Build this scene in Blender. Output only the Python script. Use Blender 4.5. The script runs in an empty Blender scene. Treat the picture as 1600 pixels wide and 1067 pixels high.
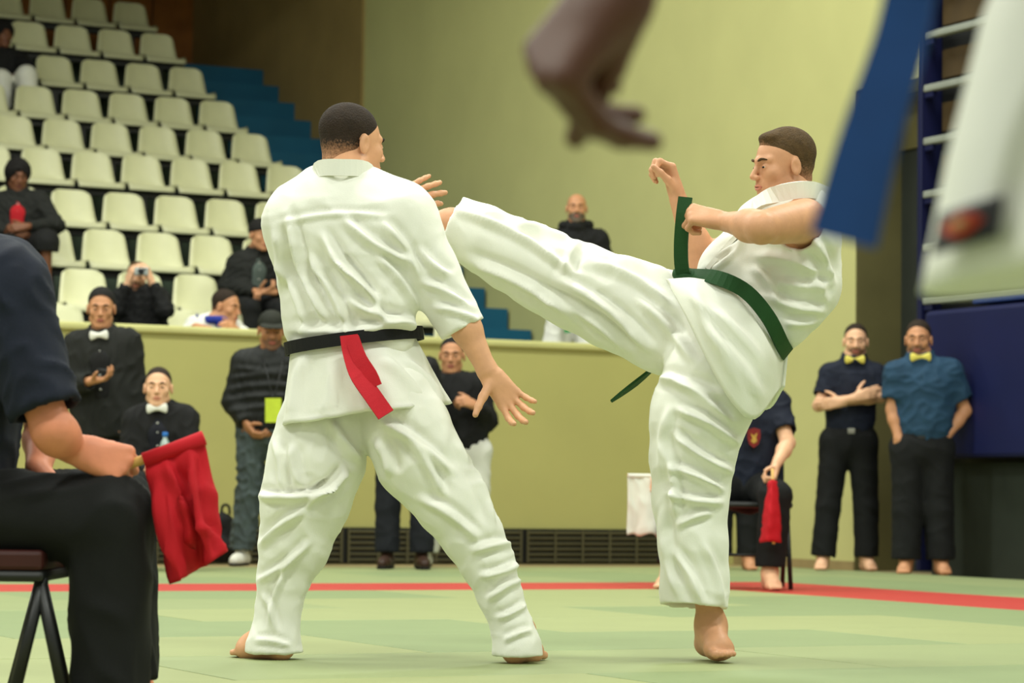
import bpy, bmesh, math, random
import numpy as np
from mathutils import Vector, Matrix

scene = bpy.context.scene
COL = scene.collection
random.seed(7)

# ------------------------------------------------------------------ camera
# world axes = hall axes: X runs along the grandstand parapet, Y towards the grandstand
FPX, CX, CY = 4200.0, 800.0, 533.5
CAMZ, YAW, PITCH, ROLL = 0.47, math.radians(26.5), math.atan(244.5 / 4200.0), 0.013
_R0 = np.array([math.cos(YAW), -math.sin(YAW), 0.0])
FH = np.array([math.sin(YAW), math.cos(YAW), 0.0])
_F = FH * math.cos(PITCH) + np.array([0, 0, math.sin(PITCH)])
_U0 = np.cross(_R0, _F)
CAMX = _R0 * math.cos(ROLL) + _U0 * math.sin(ROLL)
CAMY = _U0 * math.cos(ROLL) - _R0 * math.sin(ROLL)
CAMP = np.array([0.0, 0.0, CAMZ])
cam_data = bpy.data.cameras.new('camera')
cam = bpy.data.objects.new('camera', cam_data)
COL.objects.link(cam)
m = Matrix.Identity(4)
for i in range(3):
    m[i][0], m[i][1], m[i][2], m[i][3] = CAMX[i], CAMY[i], -_F[i], CAMP[i]
cam.matrix_world = m
cam_data.sensor_fit = 'HORIZONTAL'
cam_data.sensor_width = 36.0
cam_data.lens = FPX / 1600.0 * 36.0
cam_data.clip_end = 200
cam_data.dof.use_dof = True
cam_data.dof.focus_distance = 7.85
cam_data.dof.aperture_fstop = 5.2
scene.camera = cam

# ------------------------------------------------------------------ world, lamps, exposure
w = bpy.data.worlds.new('hall_ambient')
scene.world = w
w.use_nodes = True
w.node_tree.nodes['Background'].inputs[0].default_value = (0.95, 1.0, 0.88, 1)
w.node_tree.nodes['Background'].inputs[1].default_value = 0.54
LAMP_POWER = 285.0
LAMP_COLOR = (0.96, 1.0, 0.93)
LAMPS = [(-3.5, 2.0), (2.7, 2.0), (8.9, 2.0), (-3.5, 8.3), (2.7, 8.3), (8.9, 8.3), (-3.5, 14.6), (2.7, 14.6), (8.9, 14.6), (-3.5, 19.6), (2.7, 19.6), (7.2, 19.6)]
LAMPZ = 7.6
vs = scene.view_settings
vs.view_transform = 'Standard'
vs.look = 'None'
vs.exposure = 0.16
vs.gamma = 1.0
vs.use_curve_mapping = False
scene.cycles.max_bounces = 6

# ------------------------------------------------------------------ helpers
def pix(px, py, d):
    """point seen at photo pixel (px, py) at horizontal distance d along the camera heading"""
    v = _F + CAMX * ((px - CX) / FPX) + CAMY * ((CY - py) / FPX)
    return CAMP + v * (d / float(v @ FH))

def floor_pt(px, py, z=0.0):
    v = _F + CAMX * ((px - CX) / FPX) + CAMY * ((CY - py) / FPX)
    return CAMP + v * ((z - CAMZ) / v[2])

def proj(V):
    q = V - CAMP
    zz = q @ _F
    return CX + FPX * (q @ CAMX) / zz, CY - FPX * (q @ CAMY) / zz

def cv(r, a, u=0.0):
    """direction given as (to the right, away from the camera, up)"""
    v = _R0 * r + FH * a + np.array([0, 0, u])
    return v / np.linalg.norm(v)

def lin(c):
    return tuple(((x / 12.92) if x <= 0.04045 else ((x + 0.055) / 1.055) ** 2.4) for x in c)

def rgb(r, g, b):
    return lin((r / 255.0, g / 255.0, b / 255.0))

MATS = {}
def mat(name, col, rough=0.7, var=0.12, scale=6.0, bump=0.0, bscale=40.0, metal=0.0, spec=0.3, sheen=0.0, emit=None, weave=False, sss=0.0):
    if name in MATS:
        return MATS[name]
    mt = bpy.data.materials.new(name)
    mt.use_nodes = True
    nt = mt.node_tree
    b = nt.nodes['Principled BSDF']
    b.inputs['Roughness'].default_value = rough
    b.inputs['Metallic'].default_value = metal
    b.inputs['Specular IOR Level'].default_value = spec
    if sheen: b.inputs['Sheen Weight'].default_value = sheen
    if sss:
        b.inputs['Subsurface Weight'].default_value = sss
        b.inputs['Subsurface Radius'].default_value = (0.012, 0.005, 0.003)
        b.inputs['Subsurface Scale'].default_value = 1.0
    tc = nt.nodes.new('ShaderNodeTexCoord')
    n = nt.nodes.new('ShaderNodeTexNoise')
    n.inputs['Scale'].default_value = scale
    n.inputs['Detail'].default_value = 5
    nt.links.new(tc.outputs['Object'], n.inputs['Vector'])
    r = nt.nodes.new('ShaderNodeMapRange')
    r.inputs['From Min'].default_value = 0.3
    r.inputs['From Max'].default_value = 0.7
    r.inputs['To Min'].default_value = 1 - var
    r.inputs['To Max'].default_value = 1 + var
    nt.links.new(n.outputs['Fac'], r.inputs['Value'])
    mx = nt.nodes.new('ShaderNodeVectorMath'); mx.operation = 'SCALE'
    mx.inputs[0].default_value = col
    nt.links.new(r.outputs[0], mx.inputs['Scale'])
    nt.links.new(mx.outputs[0], b.inputs['Base Color'])
    if bump:
        n2 = nt.nodes.new('ShaderNodeTexNoise')
        n2.inputs['Scale'].default_value = bscale
        n2.inputs['Detail'].default_value = 3
        nt.links.new(tc.outputs['Object'], n2.inputs['Vector'])
        bp = nt.nodes.new('ShaderNodeBump')
        bp.inputs['Strength'].default_value = bump
        bp.inputs['Distance'].default_value = 0.02
        nt.links.new(n2.outputs['Fac'], bp.inputs['Height'])
        nt.links.new(bp.outputs[0], b.inputs['Normal'])
    if emit:
        b.inputs['Emission Color'].default_value = (*emit[:3], 1)
        b.inputs['Emission Strength'].default_value = emit[3]
    MATS[name] = mt
    return mt

def setp(o, label=None, cat=None, group=None, kind=None):
    if label: o['label'] = label
    if cat: o['category'] = cat
    if group: o['group'] = group
    if kind: o['kind'] = kind
    return o

def link(name, me, mt=None, parent=None):
    o = bpy.data.objects.new(name, me)
    COL.objects.link(o)
    if mt is not None and not len(me.materials):
        for x in (mt if isinstance(mt, (list, tuple)) else [mt]):
            me.materials.append(x)
    if parent is not None:
        o.parent = parent
        o.matrix_parent_inverse = parent.matrix_basis.inverted()
    return o

def empty(name, loc=(0, 0, 0), **k):
    o = bpy.data.objects.new(name, None)
    COL.objects.link(o)
    o.location = Vector([float(x) for x in loc])
    o.empty_display_size = 0.1
    setp(o, **k)
    return o

def pymesh(name, verts, faces, smooth=False):
    me = bpy.data.meshes.new(name)
    me.from_pydata([tuple(map(float, v)) for v in verts], [], [tuple(map(int, f)) for f in faces])
    me.update()
    if smooth:
        me.polygons.foreach_set('use_smooth', [True] * len(me.polygons))
    return me

def fix_normals(me):
    bm = bmesh.new(); bm.from_mesh(me)
    bmesh.ops.recalc_face_normals(bm, faces=bm.faces)
    bm.to_mesh(me); bm.free()
    return me

def box_mesh(name, lo, hi, bevel=0.0):
    bm = bmesh.new()
    bmesh.ops.create_cube(bm, size=1.0)
    for v in bm.verts:
        v.co = Vector([lo[i] + (v.co[i] + 0.5) * (hi[i] - lo[i]) for i in range(3)])
    if bevel:
        bmesh.ops.bevel(bm, geom=list(bm.edges), offset=bevel, segments=2, affect='EDGES', profile=0.5)
    me = bpy.data.meshes.new(name)
    bm.to_mesh(me); bm.free()
    return me

def box(name, lo, hi, mt, parent=None, bevel=0.0, **k):
    o = link(name, box_mesh(name, lo, hi, bevel), mt, parent)
    return setp(o, **k)

def tube_mesh(name, pts, radii, seg=12, cap=True, flat=None):
    """tube along a polyline; flat=(direction, factor) squashes it"""
    pts = [np.array(p, float) for p in pts]
    if not hasattr(radii, '__len__'): radii = [radii] * len(pts)
    V, Fc = [], []
    up = None
    for i, p in enumerate(pts):
        t = pts[min(i + 1, len(pts) - 1)] - pts[max(i - 1, 0)]
        t = t / (np.linalg.norm(t) + 1e-9)
        if up is None:
            up = np.cross(t, [0, 0, 1.0])
            if np.linalg.norm(up) < 0.1: up = np.cross(t, [0, 1.0, 0])
        up = up - t * (up @ t); up /= np.linalg.norm(up)
        sd = np.cross(t, up)
        for j in range(seg):
            a = 2 * math.pi * j / seg
            q = (up * math.cos(a) + sd * math.sin(a)) * radii[i]
            if flat is not None:
                n = np.array(flat[0]); q = q + n * (q @ n) * (flat[1] - 1)
            V.append(p + q)
    for i in range(len(pts) - 1):
        for j in range(seg):
            a, b = i * seg + j, i * seg + (j + 1) % seg
            Fc.append((a, b, b + seg, a + seg))
    if cap:
        Fc.append(tuple(range(seg))[::-1]); Fc.append(tuple((len(pts) - 1) * seg + j for j in range(seg)))
    me = pymesh(name, V, Fc, True)
    return fix_normals(me)

def ribbon_mesh(name, pts, widths, wdir, thick=0.006):
    """flat band with thickness along a polyline; wdir: one width direction or one per point"""
    pts = [np.array(p, float) for p in pts]
    n = len(pts)
    if not hasattr(widths, '__len__'): widths = [widths] * n
    wd = [np.array(wdir[i] if isinstance(wdir, list) else wdir, float) for i in range(n)]
    V, Fc = [], []
    for i, p in enumerate(pts):
        t = pts[min(i + 1, n - 1)] - pts[max(i - 1, 0)]
        t /= np.linalg.norm(t) + 1e-9
        wv = wd[i] - t * (wd[i] @ t); wv /= np.linalg.norm(wv) + 1e-9
        nn = np.cross(t, wv)
        h = widths[i] / 2
        V += [p - wv * h - nn * thick / 2, p + wv * h - nn * thick / 2, p + wv * h + nn * thick / 2, p - wv * h + nn * thick / 2]
    for i in range(n - 1):
        for j in range(4):
            a, b = i * 4 + j, i * 4 + (j + 1) % 4
            Fc.append((a, b, b + 4, a + 4))
    Fc.append((3, 2, 1, 0)); Fc.append(tuple((n - 1) * 4 + j for j in range(4)))
    me = pymesh(name, V, Fc, False)
    return fix_normals(me)

def smooth_pts(pts, n=24):
    """Catmull-Rom through pts"""
    P = [np.array(p, float) for p in pts]
    P = [2 * P[0] - P[1]] + P + [2 * P[-1] - P[-2]]
    out = []
    for i in range(n):
        s = i / (n - 1) * (len(P) - 3)
        k = min(int(s), len(P) - 4); t = s - k
        a, b, c, d = P[k:k + 4]
        out.append(0.5 * ((2 * b) + (-a + c) * t + (2 * a - 5 * b + 4 * c - d) * t * t + (-a + 3 * b - 3 * c + d) * t ** 3))
    return out
# ------------------------------------------------------------------ hall shell
M_wallf = mat('parapet_paint', rgb(178, 174, 108), 0.75, 0.04, 1.5, 0.05, 60)
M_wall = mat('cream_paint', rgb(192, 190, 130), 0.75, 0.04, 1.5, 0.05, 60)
M_cap = mat('cream_cap_paint', rgb(200, 197, 132), 0.6, 0.04, 3)
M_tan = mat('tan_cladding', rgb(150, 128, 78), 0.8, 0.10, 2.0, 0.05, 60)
M_wood = mat('orange_wood', rgb(156, 98, 40), 0.55, 0.22, 3.0)
M_floor = mat('beige_sports_floor', rgb(150, 134, 96), 0.55, 0.10, 1.2)
M_ceil = mat('ceiling_panel', rgb(190, 186, 150), 0.9, 0.05, 2)
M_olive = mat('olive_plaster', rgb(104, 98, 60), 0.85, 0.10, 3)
M_darkgrey = mat('dark_grey_steel', rgb(46, 50, 44), 0.6, 0.1, 4)
M_black = mat('black_steel', rgb(16, 17, 16), 0.45, 0.1, 6, spec=0.5)
M_slat = mat('vent_metal', rgb(96, 92, 68), 0.5, 0.1, 5, metal=0.4)
M_tier = mat('tier_grey_green', rgb(72, 84, 70), 0.75, 0.1, 2)
M_blue = mat('stair_blue', rgb(16, 84, 112), 0.6, 0.1, 2)
M_navy = mat('navy_pad', rgb(16, 22, 66), 0.55, 0.08, 3)
M_navyframe = mat('navy_frame', rgb(16, 20, 58), 0.45, 0.08, 3)
M_grey = mat('grey_plastic_edge', rgb(132, 136, 126), 0.5, 0.08, 4)
M_seat = mat('cream_seat_plastic', rgb(214, 213, 172), 0.42, 0.03, 8, spec=0.45)

floor = box('floor', (-14, -6, -0.30), (13.2, 18.6, -0.04), M_floor, kind='structure')
cl = box('ceiling', (-14, -2, 9.4), (13.2, 34, 9.6), M_ceil, kind='structure')
box('added_shade_block', (-14, 23.5, 6.9), (11.3, 31.6, 9.4), M_ceil, cl)      # unseen lower ceiling, added to shade the upper rows and wall
PV, UW = 18.6, 11.3                      # parapet plane, side wall plane
VB = 31.7                                # back wall plane
wf = box('wall_front', (-14, PV, -0.30), (UW, PV + 0.2, 1.63), M_wallf, kind='structure')
box('trim_1', (-14, PV - 0.035, 1.63), (UW, PV + 0.235, 1.69), M_cap, bevel=0.02, kind='structure')
# long side wall with a recess towards the camera
VR = 16.88
ws = box('wall_right', (UW, VR, -0.30), (UW + 0.5, VB + 0.3, 9.4), M_wall, kind='structure')
box('upper_wall', (UW, 2.0, 3.57), (UW + 0.5, VR, 9.4), M_wall, ws)
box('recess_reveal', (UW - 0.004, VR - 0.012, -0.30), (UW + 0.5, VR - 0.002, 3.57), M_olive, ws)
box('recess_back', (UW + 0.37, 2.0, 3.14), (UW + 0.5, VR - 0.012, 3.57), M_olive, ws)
box('cladding', (UW - 0.03, 26.3, -0.3), (UW, VB, 9.4), M_tan, ws)  # thin darker tan layer over the far part of the side wall
door = box('door_1', (UW + 0.40, 2.0, -0.3), (UW + 0.5, VR - 0.012, 3.14), M_darkgrey, kind='structure')
# skirting along the side wall
box('baseboard_right', (UW - 0.012, VR - 0.0, -0.04), (UW, PV, 0.03), mat('skirting', rgb(150, 132, 92), 0.6), kind='structure')
# back wall of wood panels
wb = box('wall_back', (-14, VB + 0.03, -0.3), (UW + 0.5, VB + 0.3, 9.4), M_darkgrey, kind='structure')
pme = None
for i in range(22):
    u1 = UW - 0.005 - i * 0.56
    if pme is None:
        pme = box_mesh('panel', (-0.542, -0.02, 0), (0, 0.02, 4.4), 0.006); pme.materials.append(M_wood)
    o = link('panel', pme, None, wb); o.location = (u1, VB, 4.9)
# ceiling lamps; farthest row added to brighten the stand and side wall
lme = box_mesh('lamp_housing', (-1.25, -0.45, 0.02), (1.25, 0.45, 0.12), 0.01); lme.materials.append(M_grey)
for i, (lx, ly) in enumerate(LAMPS):
    t = empty('ceiling_lamp', (lx, ly, LAMPZ), label='wide ceiling lamp hanging high under the hall ceiling, %s row, %s' % (('near', 'middle', 'far', 'added farthest')[i // 3], ('left', 'centre', 'right')[i % 3]), cat='lamp', group='ceiling lamps')
    h = link('lamp_housing', lme, None, None); h.parent = t
    for sx in (-1, 1):
        c = link('hanger_rod', tube_mesh('hanger_rod', [(sx, 0, 0.11), (sx, 0, 9.4 - LAMPZ)], 0.012, 6), M_grey, None); c.parent = t
    ld = bpy.data.lights.new('lamp_light', 'AREA'); ld.shape = 'RECTANGLE'; ld.size, ld.size_y = 2.4, 0.8
    ld.energy = LAMP_POWER * (0.55 if ly > 18 else 1.0); ld.color = LAMP_COLOR
    lo = bpy.data.objects.new('lamp_light', ld); COL.objects.link(lo); lo.parent = t

# ------------------------------------------------------------------ mats
MG = [mat('mat_green_a', rgb(142, 152, 106), 0.55, 0.03, 3, 0.05, 90),
      mat('mat_green_b', rgb(150, 157, 108), 0.55, 0.03, 3, 0.05, 90),
      mat('mat_green_c', rgb(132, 146, 102), 0.55, 0.03, 3, 0.05, 90)]
M_red = mat('mat_red', rgb(182, 58, 50), 0.55, 0.04, 3, 0.05, 90)
mats_me = {}
def mat_tile(u0, v0, u1, v1, mt):
    key = (round(u1 - u0, 2), round(v1 - v0, 2), mt.name)
    if key not in mats_me:
        mm = box_mesh('mat', (0.003, 0.003, -0.04), (u1 - u0 - 0.003, v1 - v0 - 0.003, 0), 0.004)
        mm.materials.append(mt); mats_me[key] = mm
    o = link('mat', mats_me[key], None, None)
    o.parent = floor
    o.location = (u0, v0, random.uniform(-0.002, 0.0))
R0u, R1u, R0v, R1v = 7.45, 8.45, 12.45, 13.45
rng = random.Random(3)
for j in range(16):
    v0 = 0.45 + j - 3.0
    if v0 >= 12.4: break
    off = -2.55 + (1.0 if j % 2 else 0.0)
    if off > -2.5: mat_tile(-2.55, v0, -1.55, v0 + 1, rng.choice(MG))
    u = off
    while u < R0u - 0.01:
        u1 = min(u + 2, R0u)
        mat_tile(u, v0, u1, v0 + 1, rng.choice(MG)); u = u1
for k in range(5): mat_tile(-2.55 + 2 * k, R0v, -0.55 + 2 * k, R1v, M_red)
mat_tile(R0u, R0v, R1u, R1v, M_red)
for k in range(6): mat_tile(R0u, R0v - 2 * (k + 1), R1u, R0v - 2 * k, M_red)
for j in range(3):
    u = -2.55 - (1.0 if j % 2 else 0)
    while u < 10.44:
        u1 = min(u + 2, 10.45)
        mat_tile(u, R1v + j, u1, R1v + j + 1, MG[0] if rng.random() < .7 else MG[2]); u = u1
for j in range(2):
    for k in range(7):
        va = R1v - 2 * (k + 1); mat_tile(R1u + j, va, R1u + j + 1, va + 2, MG[0] if rng.random() < .7 else MG[2])

# ------------------------------------------------------------------ vents along the foot of the parapet
slat_me = box_mesh('slat', (0.0, -0.012, -0.006), (1.44, 0.012, 0.006)); slat_me.materials.append(M_slat)
post_me = box_mesh('post', (-0.008, -0.016, 0.0), (0.008, 0.0, 0.25)); post_me.materials.append(M_slat)
for i in range(10):
    u0 = 10.9 - 1.5 * (i + 1)
    t = empty('vent_grille', (u0, PV - 0.03, -0.03), label='dark slatted heating vent at the foot of the cream parapet, %s from the right' % ('first second third fourth fifth sixth seventh eighth ninth tenth'.split()[i]), cat='vent', group='vents along the parapet')
    b = link('backing', box_mesh('backing', (0, 0.0, 0), (1.498, 0.028, 0.265)), M_black, None); b.parent = t
    for k in range(6):
        s = link('slat', slat_me, None, None); s.parent = t; s.location = (0.01, -0.006, 0.025 + 0.042 * k); s.rotation_euler = (0.5, 0, 0)
    for k in range(7):
        s = link('post', post_me, None, None); s.parent = t; s.location = (0.01 + 0.24 * k, -0.008, 0.005)

# ------------------------------------------------------------------ grandstand tiers, stairs, seats
def solve_z(px, py, v):
    d = 10.0
    for _ in range(30):
        p = pix(px, py, d); d *= v / p[1]
    return pix(px, py, d)
ROWV = [20.5 + k for k in range(10)]      # seat front edge of each row, lowest first
ref = [(70, 538), (70, 476), (102, 410), (102, 347), (121, 284), (443, 257), (378, 203), (318, 148), (260, 92), (200, 40)]
ROWZ = [float(solve_z(ref[k][0], ref[k][1], ROWV[k])[2]) for k in range(10)]
UEND = 10.1
gs = empty('grandstand', (2.0, 24.0, 1.0), label='stepped grey grandstand behind the cream parapet carrying rows of cream seats', cat='grandstand')
GZ = [z - 0.43 for z in ROWZ]             # tier floors
box('walkway', (-14, PV + 0.2, -0.3), (UW, ROWV[0] - 0.3, GZ[0]), M_tier, gs)
for k in range(10):
    v1 = ROWV[k + 1] - 0.3 if k < 9 else VB
    box('tier', (-14, ROWV[k] - 0.3 + (0.001 if k else 0), GZ[0] - 0.6 if k else -0.3), (UEND, v1, GZ[k]), M_tier, gs)
    box('seat_rail', (-6, ROWV[k] + 0.10, ROWZ[k] - 0.10), (UEND - 0.02, ROWV[k] + 0.22, ROWZ[k] - 0.03), M_black, gs)
    for j in range(9):
        uu = UEND - 0.3 - 1.5 * j
        box('rail_foot', (uu - 0.03, ROWV[k] + 0.12, GZ[k]), (uu + 0.03, ROWV[k] + 0.2, ROWZ[k] - 0.09), M_black, gs)
st = empty('staircase', (10.7, 25, 1.2), label='blue stairs climbing beside the side wall at the end of the seat rows', cat='staircase')
for k in range(10):
    za = GZ[k]; zb = GZ[k + 1] if k < 9 else GZ[9] + 0.5
    if k < 9:
        v0 = ROWV[k] - 0.3
        box('step', (UEND + 0.004, v0 + 0.5, 0.4), (UW - 0.032, v0 + 1.0, (za + zb) / 2), M_blue, st)
        box('step', (UEND + 0.004, v0 + 1.0, 0.4), (UW - 0.032, v0 + 1.5 if k < 8 else VB - .04, zb), M_blue, st)
box('step', (UEND + 0.004, ROWV[0] - 0.3, 0.4), (UW - 0.032, ROWV[0] + 0.2, GZ[0] + 0.02), M_blue, st)

def seat_mesh():
    # profile from the top of the back to the rolled front lip: (y forward = -v, z, half width)
    prof = [(0.40, 0.335, 0.150), (0.405, 0.345, 0.165), (0.40, 0.335, 0.178), (0.385, 0.27, 0.190), (0.365, 0.18, 0.203), (0.345, 0.10, 0.214), (0.325, 0.045, 0.222), (0.29, 0.015, 0.228),
            (0.22, 0.003, 0.232), (0.12, 0.006, 0.234), (0.05, 0.014, 0.234), (0.015, 0.010, 0.232), (0.0, -0.008, 0.229), (0.0, -0.035, 0.224)]
    prof = prof[1:]
    nu = 9
    V, Fc = [], []
    th = 0.012
    for side in (0, 1):
        for (y, z, hw) in prof:
            for i in range(nu):
                s = -1 + 2 * i / (nu - 1)
                s2 = math.copysign(abs(s) ** 0.85, s)
                edge = abs(s) ** 4
                zz, yy = z, y
                if z > 0.3: zz = z - 0.03 * abs(s) ** 5
                if z > 0.03: yy = y - 0.045 * s * s          # back wraps forward
                elif y > 0.02: zz = z + 0.03 * edge          # pan rim rises
                if side: 
                    if z > 0.03: yy += th
                    else: zz -= th; yy += 0.004
                V.append((s2 * hw, yy, zz))
    n = len(prof)
    for side in (0, 1):
        o = side * n * nu
        for j in range(n - 1):
            for i in range(nu - 1):
                a = o + j * nu + i
                Fc.append((a, a + 1, a + nu + 1, a + nu))
    o = n * nu
    for j in range(n - 1):
        for i in (0, nu - 1):
            a = j * nu + i; Fc.append((a, a + nu, a + nu + o, a + o))
    for i in range(nu - 1):
        for j in (0, n - 1):
            a = j * nu + i; Fc.append((a, a + 1, a + 1 + o, a + o))
    return fix_normals(pymesh('seat_shell', V, Fc, True))
SEAT = seat_mesh(); SEAT.materials.append(M_seat)
BRK = box_mesh('bracket', (-0.03, 0.08, -0.035), (0.03, 0.24, -0.008), 0.004); BRK.materials.append(M_black)
ORD = 'first second third fourth fifth sixth seventh eighth ninth tenth eleventh twelfth thirteenth fourteenth fifteenth sixteenth'.split()
RN = ['lowest row just above the parapet', 'second row up', 'third row up', 'fourth row up', 'fifth row up', 'sixth row up', 'seventh row up', 'eighth row up', 'ninth row up', 'topmost row']
nseat = 0
for k in range(10):
    j = 0
    while True:
        u = UEND - 0.26 - 0.5 * j
        p = np.array([u, ROWV[k] + 0.3, ROWZ[k] + 0.1])
        px, py = proj(p[None])
        if px[0] < -45 or j > 15: break
        if py[0] > -40:
            e = empty('stadium_seat', (u, ROWV[k], ROWZ[k]), label='cream plastic seat, %s from the blue stairs in the %s' % (ORD[j], RN[k]), cat='seat', group='cream grandstand seats')
            a = link('shell', SEAT, None, None); a.parent = e
            b = link('bracket', BRK, None, None); b.parent = e
            nseat += 1
        j += 1
print('seats', nseat, [round(z, 2) for z in ROWZ])

# ------------------------------------------------------------------ folded bleacher and crash pads at the right
UB = 11.0; VBL = 15.6
bl = empty('folded_bleacher', (UB + 0.1, 13.0, -0.04), label='folded telescopic bleacher with blue frame and grey step edges at the right', cat='bleacher')
M_brown = mat('bleacher_brown', rgb(70, 54, 28), 0.7, 0.2, 4)
box('upright', (UB - 0.05, VBL - 0.05, 0.0), (UB + 0.28, VBL, 7.5), M_navyframe, bl, bevel=0.008)
box('side_panel', (UB + 0.12, 9.0, -0.04), (UB + 0.26, VBL - 0.06, 7.5), M_black, bl)
for k in range(14):
    z = 1.86 + 0.375 * k
    box('step_edge', (UB - 0.04, 9.0, z), (UB + 0.02, VBL - 0.055, z + 0.05), M_grey, bl, bevel=0.01)
    box('bracket', (UB - 0.03, VBL - 0.16, z - 0.04), (UB + 0.0, VBL - 0.06, z - 0.001), M_navyframe, bl)
    box('riser_board', (UB + 0.08, 9.0, z + 0.10), (UB + 0.11, VBL - 0.12, z + 0.30), M_brown, bl)
box('lower_frame', (UB + 0.02, 9.0, -0.03), (UB + 0.11, VBL - 0.1, 0.75), mat('bleacher_dark_green', rgb(40, 46, 38), 0.7, 0.1, 5), bl)
box('crash_pad', (UB - 0.14, 9.0, 0.78), (UB - 0.02, VBL - 0.22, 1.80), M_navy, bevel=0.03, label='navy crash pad fixed low across the folded bleacher', cat='pad')
box('seat_bench', (UB - 0.12, 9.0, 1.82), (UB + 0.07, VBL - 0.75, 1.855), mat('bench_blue', rgb(24, 48, 110), 0.5), bl, bevel=0.008)
# ------------------------------------------------------------------ figure modelling: smooth blended volumes turned into one mesh
def A3(p): return np.array(p, np.float32)
def unit(v):
    v = np.array(v, float); return v / (np.linalg.norm(v) + 1e-12)

class Vol:
    def __init__(s): s.ops = []
    def rc(s, a, b, ra, rb=None, k=0.02, flat=None, sub=False):
        rb = ra if rb is None else rb
        a, b = A3(a), A3(b)
        R = max(ra, rb) * (max(1.0, flat[1]) if flat else 1.0)
        s.ops.append(('rc', a, b, ra, rb, flat, k, sub, np.minimum(a, b) - R, np.maximum(a, b) + R))
    def ell(s, c, r, ax=None, k=0.02, sub=False):
        c = A3(c); r = A3(r); R = float(max(r))
        s.ops.append(('ell', c, r, ax, None, None, k, sub, c - R, c + R))
    def chain(s, pts, rad, k=0.03, flat=None):
        for i in range(len(pts) - 1): s.rc(pts[i], pts[i + 1], rad[i], rad[i + 1], k, flat)
    def cut(s, p, n, c=None, R=9.0):
        c = A3(p if c is None else c)
        s.ops.append(('cut', A3(p), A3(unit(n)), None, None, None, 0, True, c - R, c + R))
    def hem(s, p, d, r, depth=0.06, wall=0.012, R=None):
        """cut the cloth at p across direction d (pointing out) and hollow it"""
        d = unit(d)
        s.cut(p, d, p, R or r * 1.7)
        s.rc(np.array(p) + d * 0.05, np.array(p) - d * depth, r - wall, max(r - wall - 0.015, 0.01), 0.004, None, True)
    def mesh(s, h, fine=()):
        lo = np.min([o[8] for o in s.ops if not o[7]], 0) - h * 3
        hi = np.max([o[9] for o in s.ops if not o[7]], 0) + h * 3
        axes = []
        for a in range(3):
            x, pts = lo[a], [lo[a]]
            while x < hi[a]:
                st = h
                for (fl, fh, hf) in fine:
                    if fl[a] - h <= x <= fh[a]: st = min(st, hf)
                x += st; pts.append(x)
            axes.append(np.array(pts, np.float32))
        X, Y, Z = axes
        F = np.full((len(X), len(Y), len(Z)), 0.06, np.float32)
        for (kd, p0, p1, q0, q1, flat, k, sub, bl, bh) in s.ops:
            mg = k + 2.5 * h
            sl = []
            for a, ax in enumerate(axes):
                i0 = np.searchsorted(ax, bl[a] - mg); i1 = np.searchsorted(ax, bh[a] + mg)
                sl.append(slice(int(i0), int(i1)))
            if any(q.stop <= q.start for q in sl): continue
            sl = tuple(sl)
            x = X[sl[0]][:, None, None]; y = Y[sl[1]][None, :, None]; z = Z[sl[2]][None, None, :]
            if kd == 'rc':
                ab = p1 - p0; L = float(ab @ ab) + 1e-9
                t = np.clip(((x - p0[0]) * ab[0] + (y - p0[1]) * ab[1] + (z - p0[2]) * ab[2]) / L, 0, 1)
                dx = x - p0[0] - t * ab[0]; dy = y - p0[1] - t * ab[1]; dz = z - p0[2] - t * ab[2]
                if flat:
                    n, f = A3(unit(flat[0])), flat[1]
                    dn = (dx * n[0] + dy * n[1] + dz * n[2]) * (1.0 / f - 1)
                    dx = dx + dn * n[0]; dy = dy + dn * n[1]; dz = dz + dn * n[2]
                d = np.sqrt(dx * dx + dy * dy + dz * dz) - (q0 + t * (q1 - q0))
                if flat and flat[1] < 1: d = d * (0.5 + 0.5 * flat[1])
            elif kd == 'ell':
                dx, dy, dz = x - p0[0], y - p0[1], z - p0[2]
                if q0 is not None:
                    e = [A3(v) for v in q0]
                    dx, dy, dz = [dx * v[0] + dy * v[1] + dz * v[2] for v in e]
                r = p1
                k0 = np.sqrt((dx / r[0]) ** 2 + (dy / r[1]) ** 2 + (dz / r[2]) ** 2)
                k1 = np.sqrt((dx / r[0] ** 2) ** 2 + (dy / r[1] ** 2) ** 2 + (dz / r[2] ** 2) ** 2) + 1e-6
                d = k0 * (k0 - 1) / k1
            else:
                d = -((x - p0[0]) * p1[0] + (y - p0[1]) * p1[1] + (z - p0[2]) * p1[2])
            A = F[sl]
            if sub:
                B = -d
                if k > 0:
                    hh = np.maximum(k - np.abs(A - B), 0) / k
                    F[sl] = np.maximum(A, B) + hh * hh * k * 0.25
                else: F[sl] = np.maximum(A, B)
            else:
                hh = np.maximum(k - np.abs(A - d), 0) / k
                F[sl] = np.minimum(A, d) - hh * hh * k * 0.25
        return nets(F, X, Y, Z)

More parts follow.
